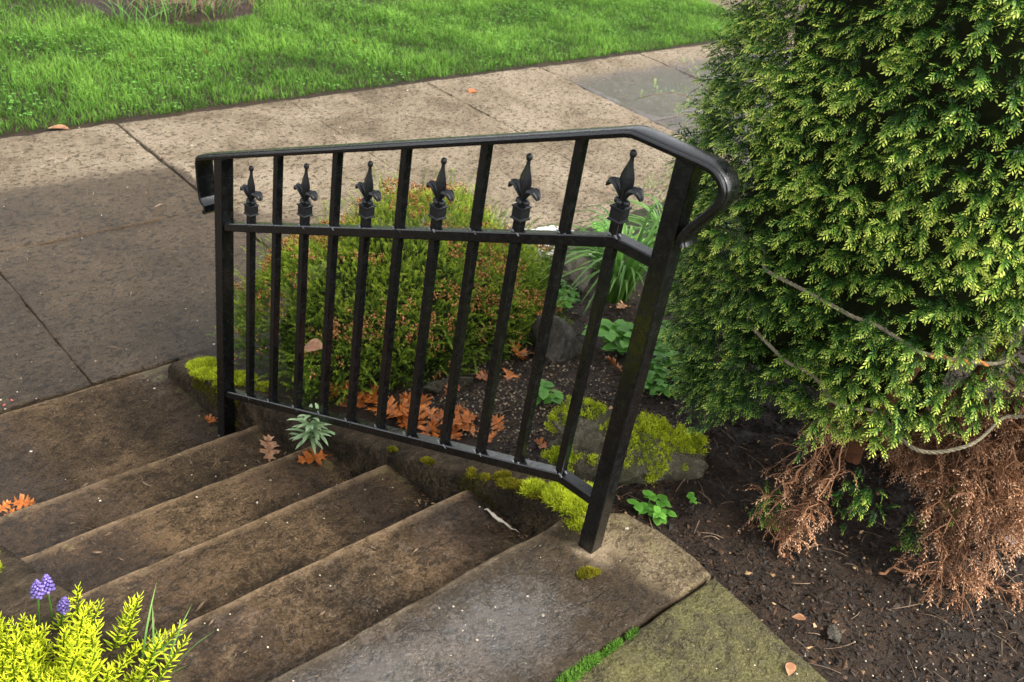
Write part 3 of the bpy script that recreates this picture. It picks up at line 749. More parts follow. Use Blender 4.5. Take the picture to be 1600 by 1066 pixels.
# dead brown branches: each one a drooping bough with bare side twigs and dry needles
DT = [sprig_tpl(.04, 9, .010, .0014, .7, seed=20 + i, stemr=.0011) for i in range(2)]
def dead_bough(p0, p1, p2, r0=.005, nt=26, tw=.06, fuzz=3, rn=.5):
    acc = Acc(); c = bez(p0, p1, p2, 18); c[1:-1] += rng.normal(0, .006, (16, 3))
    V, Q, T = tube(c, np.linspace(r0, .0014, 18), 6); acc.add(V, Q=Q, T=T, tone=.25 + .2 * rn, rnd=rn)
    dirs = unit(np.gradient(c, axis=0))
    for k in range(nt):
        i = int(rng.integers(3, 18)); l = tw * rng.uniform(.5, 1.3)
        d = unit(dirs[i] * .7 + rng.normal(0, .6, 3)); e = c[i] + d * l + [0, 0, -.25 * l]
        tp = bez(c[i], c[i] + d * l * .5 + [0, 0, .1 * l], e, 6)
        V, Q, T = tube(tp, np.linspace(.0011, .0005, 6), 4, False); acc.add(V, Q=Q, tone=.45, rnd=rn)
        P_ = tp[rng.integers(2, 6, fuzz)]; D_ = unit(d + rng.normal(0, .6, (fuzz, 3)) - [0, 0, .35])
        acc.inst(DT[k % 2], frames(D_, [0, 0, 1]) * rng.uniform(.45, 1.0, (fuzz, 1, 1)), P_, np.clip(rn + rng.normal(0, .22, fuzz), 0, 1))
    return acc
F = np.array([-.797, -.603]); RT = np.array([.675, -.738])     # towards the viewer / to the right, seen from the steps
for k in range(78):
    u = rng.uniform(-.62, 1.3)
    if u < .05 and rng.random() < .5: continue
    if -.36 < u < .02 and rng.random() < .75: continue            # dark hollow
    lat = RT * u * .56; fr = F * math.sqrt(max(.06, 1 - min(u * u, .92))) * .56
    hi = .20 + .22 * float(sstep(-.3, .9, u))
    top = np.array([*(lat * .5 + fr * .4), rng.uniform(hi - .04, hi + .16)])
    mid = np.array([*(lat * .95 + fr * rng.uniform(.85, 1.05)), rng.uniform(hi - .05, hi + .08)])
    dz = rng.random()
    end = np.array([*(lat * 1.08 + fr * rng.uniform(.90, 1.16)), rng.uniform(.0, .16) if u < .25 else rng.uniform(.03, .34)])
    rn = np.clip((.66 if u > .15 else .45) + rng.normal(0, .2), 0, 1)
    mobj('dead_branch', dead_bough(top, mid, end, r0=rng.uniform(.0018, .0034), nt=18 if u < .2 else 40, tw=.055, fuzz=4 if u < .2 else 5, rn=rn).mesh('dead_branch', False), M['deadyew'], yew)
for k in range(40):
    u = rng.uniform(.05, 1.3); lat = RT * u * .6; fr = F * .5
    s_ = np.array([*(lat * .3), rng.uniform(.02, .2)]); e_ = np.array([*(lat * 1.1 + fr * rng.uniform(.75, 1.1)), rng.uniform(.1, .26) + .28 * float(sstep(.0, .9, u))])
    mobj('dead_branch', dead_bough(s_, (s_ + e_) / 2 + [0, 0, .06], e_, r0=.0032, nt=40, tw=.055, fuzz=5, rn=.75).mesh('dead_branch', False), M['deadyew'], yew)
# living tufts low in the skirt
acc = Acc()
for (u, f, z) in ((-.30, .98, .19), (-.26, 1.0, .15), (.12, 1.02, .20), (.18, 1.03, .22), (.02, 1.02, .08), (-.62, .9, .08), (-.60, .9, .04)):
    p = np.array([*(RT * u * .55 + F * f * .44), z]); n = 22
    D_ = unit(rng.normal(0, .6, (n, 3)) + [F[0] * .6, F[1] * .6, -.2])
    acc.inst(YT[0], frames(D_, [0, 0, 1]), p + rng.normal(0, .022, (n, 3)), rng.uniform(.2, .8, n))
acc.obj('low_tufts', M['yew'], yew, smooth=False)


# rope wound twice round the yew
rope_keys = [(137, .643), (150, .660), (164, .673), (175, .682), (185, .680), (194, .664), (202, .668), (210, .672), (250, .66), (330, .62), (420, .58), (500, .535),
             (520.5, .515), (535, .478), (545.6, .459), (560.8, .436), (566.7, .446), (571.5, .490), (600, .53), (640, .56)]
kd = np.array(rope_keys); sd = np.arange(137, 640, .5); zd = np.interp(sd, kd[:, 0], kd[:, 1]); zd = np.convolve(np.pad(zd, 8, mode='edge'), np.ones(17) / 17, 'valid')
thr = np.radians(sd); rr = yew_r(thr % (2 * np.pi), zd); rr = np.convolve(np.pad(rr, 20, mode='edge'), np.ones(41) / 41, 'valid') - .088
for a0, a1 in ((134, 141), (163, 186), (193, 210), (520, 535.5), (543, 548), (560, 573)): rr = np.maximum(rr, rr + .084 * sstep(a0 - 8, a0 + 3, sd) * sstep(a1 + 8, a1 - 3, sd))
rr += .02 * np.exp(-((sd - 566) / 8) ** 2)
c = np.stack([rr * np.cos(thr), rr * np.sin(thr), zd], -1)
tn = unit(np.gradient(c, axis=0)); e1 = unit(np.stack([np.cos(thr), np.sin(thr), 0 * thr], -1)); e2 = np.cross(tn, e1)
rope = empty('rope', (YX, YY, yew_z)); tag(rope, 'weathered twisted rope wound round the yew bush', 'rope')
al = np.concatenate([[0], np.cumsum(np.linalg.norm(np.diff(c, axis=0), axis=1))])
for k in range(3):
    ph = al / .034 * 2 * np.pi + k * 2.094
    V, Q, T = tube(c + .0023 * (np.cos(ph)[:, None] * e1 + np.sin(ph)[:, None] * e2), .0025, 6)
    mobj('strand', big_mesh('strand', V, [Q, T]), M['rope'], rope)
m_ = (sd > 197) & (sd < 208); cc = c[m_]; ph = al[m_] / .034 * 2 * np.pi
V, Q, T = tube(cc + .0033 * (np.cos(ph)[:, None] * e1[m_] + np.sin(ph)[:, None] * e2[m_]), .0035, 6)
o = mobj('strand', big_mesh('strand', V, [Q, T]), M['orange_rope'], rope); o['label'] = 'orange stained stretch of the rope'

# ------------------------------------------------------------------ heath bush behind the railing
HX, HY = .70, 1.20
hz0 = float(soil_h(HX, HY))
heath = empty('heath_bush', (HX, HY, hz0)); tag(heath, 'low spreading heath bush with dry orange flower tips behind the railing', 'bush')
HT = [sprig_tpl(.034, 20, .0050, .0011, .08, flat_=1.0, seed=40 + i, tip_boost=.15, stemr=0) for i in range(3)]
def heath_pt(n):
    # points on a lumpy mound
    u = rng.random(n); th = rng.random(n) * 2 * np.pi; ph = np.arccos(1 - u * 1.02)
    d = np.stack([np.sin(ph) * np.cos(th), np.sin(ph) * np.sin(th), np.cos(ph)], -1)
    e = np.stack([np.sign(d[:, 0]) * np.abs(d[:, 0]) ** .85, np.sign(d[:, 1]) * np.abs(d[:, 1]) ** .85, np.sign(d[:, 2]) * np.abs(d[:, 2]) ** .8], -1)
    s = 1.02 + .50 * (fbm(d[:, 0] * 2.6 + 9 + d[:, 2], d[:, 1] * 2.6 + d[:, 2] * 1.3, 4, 61) - .5)
    p = e * s[:, None] * [.57, .44, .44]
    a = p[:, 0] * EX[0] - p[:, 1] * EX[1]; b = p[:, 0] * EX[1] + p[:, 1] * EX[0]
    return np.stack([a, b, p[:, 2]], -1), d
acc = Acc()
for layer, n in ((0., 14500), (.05, 4600), (.13, 1600)):
    p, d = heath_pt(n); p = p * (1 - layer / .5) + rng.normal(0, .012, p.shape)
    gd = unit(d * [.9, .9, .6] + [0, 0, .45] + rng.normal(0, .50, d.shape))
    k = p[:, 2] > -.02
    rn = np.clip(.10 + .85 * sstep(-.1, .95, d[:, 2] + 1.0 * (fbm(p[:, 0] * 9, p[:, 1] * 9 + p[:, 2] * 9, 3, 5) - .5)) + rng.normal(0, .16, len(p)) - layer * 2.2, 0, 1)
    Mx = frames(gd, [0, 0, 1], rng.uniform(0, 6.28, n)) * rng.uniform(.7, 1.35, (n, 1, 1))
    for q in range(3):
        kk = k & (np.arange(n) % 3 == q); acc.inst(HT[q], Mx[kk], p[kk] - gd[kk] * .03, rn[kk])
p, d = heath_pt(420); gd = unit(d + rng.normal(0, .5, d.shape) + [0, 0, .3])      # stray shoots
for q in range(3):
    acc.inst(HT[q], frames(gd, [0, 0, 1]) * rng.uniform(.9, 1.4, (420, 1, 1)), p + gd * (.012 + .026 * q), np.clip(rng.normal(.55, .2, 420), 0, 1))
o = acc.obj('crown', M['heath'], heath, smooth=False); o['kind'] = 'stuff'
acc = Acc()
oc = np.array([[1, 0, 0], [-1, 0, 0], [0, 1, 0], [0, -1, 0], [0, 0, 1], [0, 0, -1]], float); of = np.array([[0, 2, 4], [2, 1, 4], [1, 3, 4], [3, 0, 4], [2, 0, 5], [1, 2, 5], [3, 1, 5], [0, 3, 5]])
p, d = heath_pt(2300); k = (d[:, 2] + rng.normal(0, .20, len(d)) > .50) & (fbm(p[:, 0] * 7, p[:, 1] * 7 + p[:, 2] * 5, 2, 15) > .44); p, d = p[k], d[k]
for q in range(9):
    pp = p + d * .022 + rng.normal(0, .008, p.shape) + [0, 0, .008]
    acc.inst((oc * [1, 1, 1.5], of, np.array([.4, .6, .5, .7, .9, .2])), frames(unit(d + rng.normal(0, .7, d.shape)), [0, 0, 1]) * rng.uniform(.0018, .0040, (len(p), 1, 1)), pp, rng.random(len(p)))
o = acc.obj('dry_flowers', M['heathflower'], heath); o['kind'] = 'stuff'
acc = Acc()      # woody stems
for k in range(46):
    q, dd = heath_pt(1); q = q[0] * .9; V, Q, T = tube(bez((q[0] * .1, q[1] * .1, 0), (q[0] * .5, q[1] * .5, q[2] * .35), q, 7), np.linspace(.006, .0015, 7), 5)
    acc.add(V, Q=Q, T=T)
o = acc.obj('stems', M['core_and_twig'], heath)
# dark hull added under the sprigs to stop see-through, in the gap-shade colour
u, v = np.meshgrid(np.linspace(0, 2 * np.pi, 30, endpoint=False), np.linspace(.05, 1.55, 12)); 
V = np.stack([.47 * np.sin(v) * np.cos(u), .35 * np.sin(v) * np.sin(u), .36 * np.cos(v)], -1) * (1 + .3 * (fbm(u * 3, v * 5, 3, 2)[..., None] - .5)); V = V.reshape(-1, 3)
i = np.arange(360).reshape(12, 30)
mobj('shade_core', big_mesh('shade_core', V, [np.stack([i[:-1], i[1:], np.roll(i, -1, 1)[1:], np.roll(i, -1, 1)[:-1]], -1).reshape(-1, 4)]), M['core_and_twig'], heath)

# ------------------------------------------------------------------ lawn grass
def blades(n, pos, hgt, wid, bend=.6, seg=2):
    """ribbons: pos (n,3)"""
    az = rng.random(n) * 2 * np.pi; bn = rng.uniform(.15, 1, n) * bend
    dh = np.stack([np.cos(az), np.sin(az), 0 * az], -1); sd_ = np.stack([-np.sin(az), np.cos(az), 0 * az], -1)
    rows = []
    for s in range(seg):
        t = s / seg
        c = pos + dh * (hgt * bn * t * t)[:, None] + np.stack([0 * az, 0 * az, hgt * (t - .25 * bn * t * t)], -1)
        w = (wid * (1 - t * .55))[:, None] * sd_
        rows += [c - w, c + w]
    rows.append(pos + dh * (hgt * bn)[:, None] + np.stack([0 * az, 0 * az, hgt * (1 - .25 * bn)], -1))
    V = np.stack(rows, 1); K = V.shape[1]; T = []
    for s in range(seg - 1): a = 2 * s; T += [[a, a + 1, a + 3], [a, a + 3, a + 2]]
    a = 2 * (seg - 1); T.append([a, a + 1, a + 2])
    F_ = (np.array(T)[None] + (np.arange(n) * K)[:, None, None]).reshape(-1, 3)
    tone = np.tile(np.concatenate([np.repeat(np.arange(seg) / seg, 2), [1.]]), n)
    return V.reshape(-1, 3), F_, tone, K
BED = np.array([2.42, 5.62]); BEDR = .60
def lawn_scatter(n, a0, a1, b0, b1):
    a = rng.uniform(a0, a1, n); b = rng.uniform(b0, b1, n); p = st(a, b)
    edge = BW2 + .040 + .06 * (fbm(a * 5, a * 0, 4, 4) - .40)
    k = (b > edge) & (np.hypot(p[:, 0] - BED[0], p[:, 1] - BED[1]) > BEDR + .10 * (fbm(p[:, 0] * 6, p[:, 1] * 6, 2, 6) - .5)) & (a < PATH_A - .05 * fbm(b * 8, b * 0, 2))
    p = p[k]; p[:, 2] = lawn_h(p[:, 0], p[:, 1]) - .003; return p
acc = Acc()
for n, box in ((120000, (-.9, 7.0, BW2 - .02, BW2 + 1.5)), (75000, (-.5, 7.0, BW2 + 1.5, BW2 + 3.4)), (26000, (-3.8, 7, BW2, BW2 + 5))):
    p = lawn_scatter(n, *box); q = len(p)
    lush = fbm(p[:, 0] * 2.6, p[:, 1] * 2.6, 4, 33)
    clump = fbm(p[:, 0] * 14, p[:, 1] * 14, 2, 37)
    h = rng.uniform(.026, .068, q) * (.45 + 1.1 * lush) * (.55 + .9 * clump) * (1 - .25 * sstep(.16, .0, stb(p[:, 0], p[:, 1]) - BW2)); w = rng.uniform(.0011, .0022, q)
    V, T, tone, K = blades(q, p, h, w, 1.1)
    rn = np.clip(.52 + 1.5 * (lush - .5) + .5 * (clump - .5) + rng.normal(0, .14, q), 0, 1)
    acc.add(V, T=T, tone=tone * .8 + .08, rnd=np.repeat(rn, K))
tag(acc.obj('grass', M['grass'], smooth=False), 'bright green lawn grass beyond the sidewalk', 'grass', kind='stuff')
# clover-like weeds in the lawn
def leaflet(n=9, w=.42, lob=0.):
    t = np.linspace(0, 1, n); x = w * np.sin(np.pi * t ** .85) * (1 + lob * np.cos(t * 18)); L = np.stack([-x, t, .10 * x * 0 + .25 * np.abs(x) - .18 * t * t], -1); R_ = L * [-1, 1, 1]; m = np.stack([0 * t, t, -.18 * t * t], -1)
    V = np.vstack([L, m, R_]); T = []
    for i in range(n - 1):
        T += [[i, n + i, n + i + 1], [i, n + i + 1, i + 1], [n + i, 2 * n + i, 2 * n + i + 1], [n + i, 2 * n + i + 1, n + i + 1]]
    tone = np.concatenate([t * .3 + .45, t * .3 + .2, t * .3 + .45]); return V, np.array(T), tone
LF = leaflet(7)
p = lawn_scatter(5200, .2, 6.6, BW2 + .02, BW2 + 2.6); p = p[fbm(p[:, 0] * 3.1, p[:, 1] * 3.1, 3, 91) > .52]; p[:, 2] += rng.uniform(.018, .04, len(p))
acc = Acc()
for k in range(3):
    az = rng.random(len(p)) * 6.28 if k == 0 else az + 2.09
    acc.inst(LF, frames(np.stack([np.cos(az), np.sin(az), .25 + 0 * az], -1), [0, 0, 1]) * rng.uniform(.008, .014, (len(p), 1, 1)), p, rng.uniform(.3, 1, len(p)))
tag(acc.obj('clover', M['leafy'], smooth=False), 'small leafy clover mixed through the lawn grass', 'clover', kind='stuff')

# mulch ring with the foot of a street tree
X, Y = np.meshgrid(np.linspace(-1, 1, 34), np.linspace(-1, 1, 34)); r_ = np.hypot(X, Y); k = np.where(r_ > 0, np.maximum(abs(X), abs(Y)) / np.maximum(r_, 1e-6), 1)
Xc, Yc = BED[0] + X * k * .74, BED[1] + Y * k * .74; Zc = lawn_h(Xc, Yc) + .030 - .045 * np.hypot(X * k, Y * k) ** 3 + .03 * (fbm(Xc * 12, Yc * 12, 3, 2) - .5)
tag(mobj('mulch_ring', big_mesh('mulch_ring', np.stack([Xc, Yc, Zc], -1).reshape(-1, 3), [gridq(34, 34)]), M['soil']), 'round dark mulch bed in the lawn at the foot of a tree', 'mulch bed', kind='structure')
TX, TY = 2.55, 5.62; tz = float(lawn_h(TX, TY))
tree = empty('street_tree', (TX, TY, tz)); tag(tree, 'rough barked street tree rising from the mulch bed in the lawn', 'tree')
n_, m_ = 40, 26; an = np.linspace(0, 2 * np.pi, n_, endpoint=False); hz = np.concatenate([np.linspace(-.08, .5, 14), np.linspace(.7, 4.2, 12)])
A_, H_ = np.meshgrid(an, hz); rt = .17 - .02 * H_ + .22 * np.exp(-np.clip(H_ + .05, 0, 9) / .16) * (.65 + .45 * np.cos(A_ * 5 + 1)) ; rt = np.clip(rt, .06, None) * (1 + .25 * (fbm(A_ * 6, H_ * 4, 3, 5) - .5))
V = np.stack([rt * np.cos(A_), rt * np.sin(A_), H_], -1).reshape(-1, 3); i = np.arange(n_ * m_).reshape(m_, n_)
mobj('trunk', big_mesh('trunk', V, [np.stack([i[:-1], np.roll(i, -1, 1)[:-1], np.roll(i, -1, 1)[1:], i[1:]], -1).reshape(-1, 4)]), M['bark'], tree)
acc = Acc(); tips = []
for k in range(8):
    a = k * 2.399; e = np.array([1.5 * math.cos(a), 1.5 * math.sin(a), rng.uniform(4.6, 6.2)]); c_ = bez((0, 0, 3.2 + .1 * k), (e[0] * .4, e[1] * .4, 4.2), e, 8)
    V, Q, T = tube(c_, np.linspace(.07, .015, 8), 7); acc.add(V, Q=Q, T=T); tips += [c_[i] for i in range(3, 8)]
mobj('limbs', acc.mesh('limbs'), M['bark'], tree)
acc = Acc(); tp = np.array(tips); n = 5200; pp = tp[rng.integers(0, len(tp), n)] + rng.normal(0, .32, (n, 3))
acc.inst(LF, frames(unit(rng.normal(0, 1, (n, 3))), [0, 0, 1]) * rng.uniform(.04, .075, (n, 1, 1)), pp)
o = mobj('crown', acc.mesh('crown', False), M['leafy'], tree); o['kind'] = 'stuff'
# dry stalks and shoots around the tree foot
acc = Acc()
for k in range(90):
    a = rng.uniform(3.3, 6.0); q = rng.uniform(.22, .55); b_ = np.array([TX + q * math.cos(a), TY + q * math.sin(a), tz]); e = b_ + [rng.normal(0, .07), rng.normal(0, .07), rng.uniform(.06, .22)]
    V, Q, T = tube(bez(b_, (b_ + e) / 2 + rng.normal(0, .02, 3), e, 5), np.linspace(.004, .0015, 5), 4); acc.add(V, Q=Q, T=T)
tag(acc.obj('dry_stalks', M['twig']), 'tangle of dry brown stalks at the foot of the street tree', 'dry stalks', kind='stuff')
p = np.array([[TX + rng.uniform(-.75, .1), TY + rng.uniform(-.62, -.25), tz] for _ in range(130)])
V, T, tone, K = blades(130, p, rng.uniform(.10, .26, 130), rng.uniform(.003, .006, 130), 1.2, 4)
acc = Acc(); acc.add(V, T=T, tone=tone, rnd=np.repeat(rng.random(130), K))
tag(acc.obj('bulb_leaves', M['strap']), 'green bulb leaves growing from the mulch bed in the lawn', 'plant', kind='stuff')

# ------------------------------------------------------------------ boulder and garden stones
def rock_mesh(name, sx, sy, sz, seed, sub_=4, facet=.35, rough=.10):
    bm = bmesh.new(); bmesh.ops.create_icosphere(bm, subdivisions=sub_, radius=1)
    V = np.array([v.co[:] for v in bm.verts]); r = np.random.default_rng(seed)
    for k in range(15):      # cut flat faces
        n = unit(r.normal(0, 1, 3)); d = r.uniform(.50, .88); e = V @ n - d; V = V - np.outer(np.clip(e, 0, None) * (1 - .0), n)
    f = fbm(V[:, 0] * 2.4 + V[:, 2] * 1.1 + seed, V[:, 1] * 2.4 + V[:, 2] * 1.7, 5, seed) - .5
    g = fbm(V[:, 0] * 11 + V[:, 2] * 6, V[:, 1] * 11 + V[:, 2] * 8, 3, seed + 3) - .5
    V = V * (1 + facet * f + rough * g)[:, None] * [sx, sy, sz]
    for v, c in zip(bm.verts, V): v.co = c
    me = bpy.data.meshes.new(name); bm.to_mesh(me); bm.free()
    for p in me.polygons: p.use_smooth = True
    return me, V
def moss_on(pts, nrm, n_each=1, h=.010, w=.0011, spread=.002):
    """tiny upright fronds on given points"""
    n = len(pts); d = unit(nrm + rng.normal(0, .95, (n, 3)) + [0, 0, .35])
    L = h * rng.uniform(.5, 1.3, n); s = unit(np.cross(d, rng.normal(0, 1, (n, 3)))) * (w * rng.uniform(.7, 1.4, n))[:, None]
    b = pts; t = pts + d * L[:, None]; V = np.stack([b - s, b + s, t], 1).reshape(-1, 3)
    return V, np.arange(3 * n).reshape(-1, 3), np.tile([.15, .15, .95], n)
boulder = empty('boulder', (.335, .075, float(soil_h(.335, .075)) - .035)); boulder.rotation_euler = (0, 0, rad(-38))
tag(boulder, 'large mossy boulder behind the near railing post', 'boulder')
me, BV = rock_mesh('stone', .285, .14, .150, 5, 5, .50, .20)
o = mobj('stone', me, M['boulder'], boulder); o.location = (0, 0, .035)
# moss cap
bmn = np.array([v.normal[:] for v in me.vertices]); bp = np.array([v.co[:] for v in me.vertices]) + [0, 0, .035]
def mossy(bp, bmn, keep, n, lump=.012, h=.012, seed=0):
    idx = np.nonzero(keep)[0]; i = idx[rng.integers(0, len(idx), n)]
    p = bp[i] + rng.normal(0, .0045, (n, 3)); nn = bmn[i]
    l = fbm(p[:, 0] * 45 + p[:, 2] * 30, p[:, 1] * 45 + seed, 2, 3)
    p = p + nn * (lump * np.clip(l - .35, 0, 1) * 2)[:, None]
    V, T, tone = moss_on(p, nn, h=h); rn = np.clip(l * .9 + rng.normal(.05, .15, n), 0, 1)
    return V, T, tone, np.repeat(rn, 3)
fn = fbm(bp[:, 0] * 9 + 3, bp[:, 1] * 9 + bp[:, 2] * 7, 3, 12)
keep = ((bp[:, 2] > .09) & (bmn[:, 2] > .55) & (fn > .555)) | ((bp[:, 0] < -.12) & (bp[:, 2] > .04) & (fn > .55)) | ((bp[:, 0] > .06) & (bp[:, 0] < .16) & (bp[:, 2] > .08) & (fn > .56))
acc = Acc(); V, T, tone, rn = mossy(bp, bmn, keep, 30000, .018, .0065); acc.add(V, T=T, tone=tone, rnd=rn)
o = acc.obj('moss', M['moss'], boulder, smooth=False); o['kind'] = 'stuff'
def garden_stone(x, y, rz, dims, seed, label, mat='greystone', tilt=(0, 0), dz=0):
    me, _ = rock_mesh('garden_stone', *dims, seed, 5, .45, .16)
    o = mobj('garden_stone', me, M[mat]); o.location = (x, y, float(soil_h(x, y)) + dims[2] * .35 + dz); o.rotation_euler = (rad(tilt[0]), rad(tilt[1]), rad(rz))
    return tag(o, label, 'stone')
garden_stone(.87, .66, 55, (.16, .085, .115), 21, 'grey upright edging stone right of the heath bush', tilt=(-14, 8), dz=-.03)
garden_stone(1.50, 1.08, 40, (.20, .10, .085), 22, 'pale grey stone under the white flowers', dz=.02)
garden_stone(.44, .73, -30, (.09, .045, .04), 23, 'flat dark stone at the foot of the heath bush', 'boulder', dz=-.01)
garden_stone(.245, -.612, 25, (.026, .017, .016), 24, 'small tan stone lying on bare soil beside the mossy path slab', 'greystone', dz=.004)
me, _ = rock_mesh('foil_scrap', .028, .016, .014, 33, 3, 1.2, .6)
o = mobj('foil_scrap', me, M['foil']); o.location = (.945, -.765, float(soil_h(.945, -.765)) + .010); o.rotation_euler = (.3, .2, .9)
for p_ in o.data.polygons: p_.use_smooth = False
tag(o, 'crumpled shiny scrap of foil on the soil under the yew', 'foil scrap')

# ------------------------------------------------------------------ grit, bark chips and twigs on the soil
def lump_tpl(seed, ax=(1, 1, 1)):
    r = np.random.default_rng(seed); v = oc * ax * r.uniform(.7, 1.25, (6, 1)); return v + r.normal(0, .12, v.shape), of, np.full(6, .5) + r.uniform(-.12, .12, 6)
def on_soil(n, x0, x1, y0, y1, dens=None):
    x = rng.uniform(x0, x1, n); y = rng.uniform(y0, y1, n)
    y = np.minimum(y, (BW0 - .03 - x * EY[0]) / EY[1])
    bb = stb(x, y); aa = sta(x, y)
    edge = np.array([pR(b) if b < -.33 else (lR(b) if b < B5 else .165) for b in bb])
    k = aa > edge + .012
    k &= ~((x < .18) & (y > -.05))
    if dens is not None: k &= rng.random(n) < dens(x, y)
    return np.stack([x, y, soil_h(x, y)], -1)[k]
acc = Acc()
gd = lambda x, y: np.exp(-((x - .48) / .28) ** 2 - ((y - .50) / .22) ** 2) + .08
p = on_soil(16000, .17, 1.5, .0, 1.2, gd)
for q in range(3):
    pp = p[q::3]; acc.inst(lump_tpl(q), frames(unit(rng.normal(0, 1, (len(pp), 3))), [0, 0, 1]) * rng.uniform(.0022, .0055, (len(pp), 1, 1)), pp + [0, 0, .001], np.clip(rng.normal(.45, .28, len(pp)), 0, 1))
tag(acc.obj('grit', M['gravel'], smooth=False), 'scatter of fine grit between the heath bush and the boulder', 'grit', kind='stuff')
acc = Acc()
p = np.vstack([on_soil(26000, .12, 1.7, -1.3, .35), on_soil(7000, .17, 1.7, .2, 1.5)])
for q in range(4):
    pp = p[q::4]; tp_ = lump_tpl(10 + q, ((.35, 1.5, .22), (.6, 1, .25), (.2, 2.4, .15), (.8, .9, .3))[q])
    az = rng.random(len(pp)) * 6.28
    acc.inst(tp_, frames(np.stack([np.cos(az), np.sin(az), rng.normal(0, .3, len(pp))], -1), [0, 0, 1], rng.normal(0, .5, len(pp))) * np.clip(rng.lognormal(-5.35, .42, len(pp)), .002, .014)[:, None, None], pp + [0, 0, .002], np.clip(rng.normal(.36, .24, len(pp)), 0, 1) ** 1.2)
tag(acc.obj('bark_chips', M['chips'], smooth=False), 'dark bark chips and crumbs strewn over the soil', 'bark chips', kind='stuff')
acc = Acc()
pp = on_soil(700, .12, 1.7, -1.5, .6)
for b_ in pp[:520]:
    L = rng.uniform(.02, .09); a = rng.random() * 6.28; e = b_ + [L * math.cos(a), L * math.sin(a), 0]; e[2] = float(soil_h(e[0], e[1])) + .004
    V, Q, T = tube(bez(b_ + [0, 0, .003], (b_ + e) / 2 + rng.normal(0, .006, 3) + [0, 0, .008], e, 5), rng.uniform(.0006, .0014), 4); acc.add(V, Q=Q, T=T)
tag(acc.obj('fallen_twigs', M['twig']), 'thin dry twigs scattered over the soil', 'twigs', kind='stuff')
acc = Acc()       # pale crumbs near the path
pp = on_soil(900, .12, 1.2, -1.3, -.25, lambda x, y: .15 + .8 * np.exp(-((x - .45) / .25) ** 2 - ((y + .75) / .2) ** 2))
acc.inst(lump_tpl(31), frames(unit(rng.normal(0, 1, (len(pp), 3))), [0, 0, 1]) * rng.uniform(.0012, .0030, (len(pp), 1, 1)), pp + [0, 0, .003])
tag(acc.obj('pale_crumbs', M['petal'], smooth=False), 'pale crumbs and seed husks sprinkled on the dark soil', 'crumbs', kind='stuff')
# fallen dead yew sprays on the bare soil
for (x, y, a, L, lab) in ((.50, -.60, -.75, .24, 'fallen russet yew spray lying on bare soil in front of the dead skirt'), (.66, -.72, -1.2, .16, 'short fallen brown yew spray right of the long russet spray'), (.36, -.42, .4, .14, 'small dry yew spray on the soil beside the landing corner')):
    b_ = np.array([0, 0, .012]); e = np.array([L, 0, .008]); 
    o = mobj('fallen_spray', dead_bough(b_, (b_ + e) / 2 + [0, .02, .012], e, r0=.0035, nt=26, tw=.05, rn=.7).mesh('fallen_spray', False), M['deadyew'])
    o.location = (x, y, float(soil_h(x, y)) + .004); o.rotation_euler = (0, 0, a); tag(o, lab, 'dead spray')
tw = empty('bent_twig', (.70, -.78, float(soil_h(.70, -.78))))
V, Q, T = tube(sub([(-.14, .10, .01), (-.06, .10, .035), (.02, .05, .04), (.06, -.03, .03), (.05, -.10, .006)], 6), .0022, 5)
mobj('stem', big_mesh('stem', V, [Q, T]), M['twig'], tw)
V, Q, T = tube(sub([(.06, -.03, .03), (.085, .0, .05), (.09, .03, .055)], 5), .0013, 5); mobj('side_shoot', big_mesh('side_shoot', V, [Q, T]), M['twig'], tw)
tag(tw, 'long bent bare twig arching over the bare soil at the right', 'twig')

# ------------------------------------------------------------------ oak leaves
def oak_mesh(seed, big=1., fold=.5):
    r = np.random.default_rng(seed)
    # half outline: (distance from midrib, position along) with pointed lobes
    o_ = [(0, 0), (.02, .10), (.05, .20), (.22, .17), (.10, .30), (.13, .36), (.36, .38), (.27, .44), (.33, .52), (.13, .50), (.13, .58), (.30, .66), (.22, .69), (.26, .77), (.10, .73), (.11, .82), (.17, .90), (.06, .90), (0, 1.0)]
    o_ = np.array(o_); n = len(o_)
    def side(s):
        w = o_[:, 0] * (1 + r.normal(0, .10, n)) * s; return np.stack([w, o_[:, 1] + r.normal(0, .008, n)], -1)
    mid = np.stack([np.zeros(n), np.linspace(0, 1, n)], -1); mid[:, 1] = np.maximum.accumulate(o_[:, 1])
    V2 = np.vstack([side(-1), mid, side(1)]); T = []
    for i in range(n - 1):
        T += [[i, n + i, n + i + 1], [i, n + i + 1, i + 1], [2 * n + i, 2 * n + i + 1, n + i + 1], [2 * n + i, n + i + 1, n + i]]
    x, y = V2[:, 0], V2[:, 1]
    z = fold * np.abs(x) * r.uniform(.3, 1) + r.uniform(-.3, .3) * (y - .5) ** 2 + .05 * np.sin(y * 9 + r.uniform(0, 6)) * np.abs(x) * 4 + r.uniform(-.25, .25) * x
    V = np.stack([x, y - .5, z - z.min()], -1)
    st_, sq, _ = tube([(0, -.48, V[n, 2]), (.01, -.62, V[n, 2] + .01), (.03, -.74, V[n, 2] - .01)], [.012, .009, .008], 4, False)
    k = len(V); V = np.vstack([V, st_])
    me = big_mesh('oak_leaf', V, [np.array(T), sq + k], {'tone': np.clip(.45 + .35 * fbm(V[:, 0] * 6 + seed, V[:, 1] * 6, 3) + .1 - .25 * (np.abs(V[:, 0]) < .01), 0, 1), 'rnd': np.full(len(V), r.uniform(.2, .9))})
    return me
OAK = [oak_mesh(100 + i) for i in range(9)]
for m in OAK: m.materials.append(M['oak'])
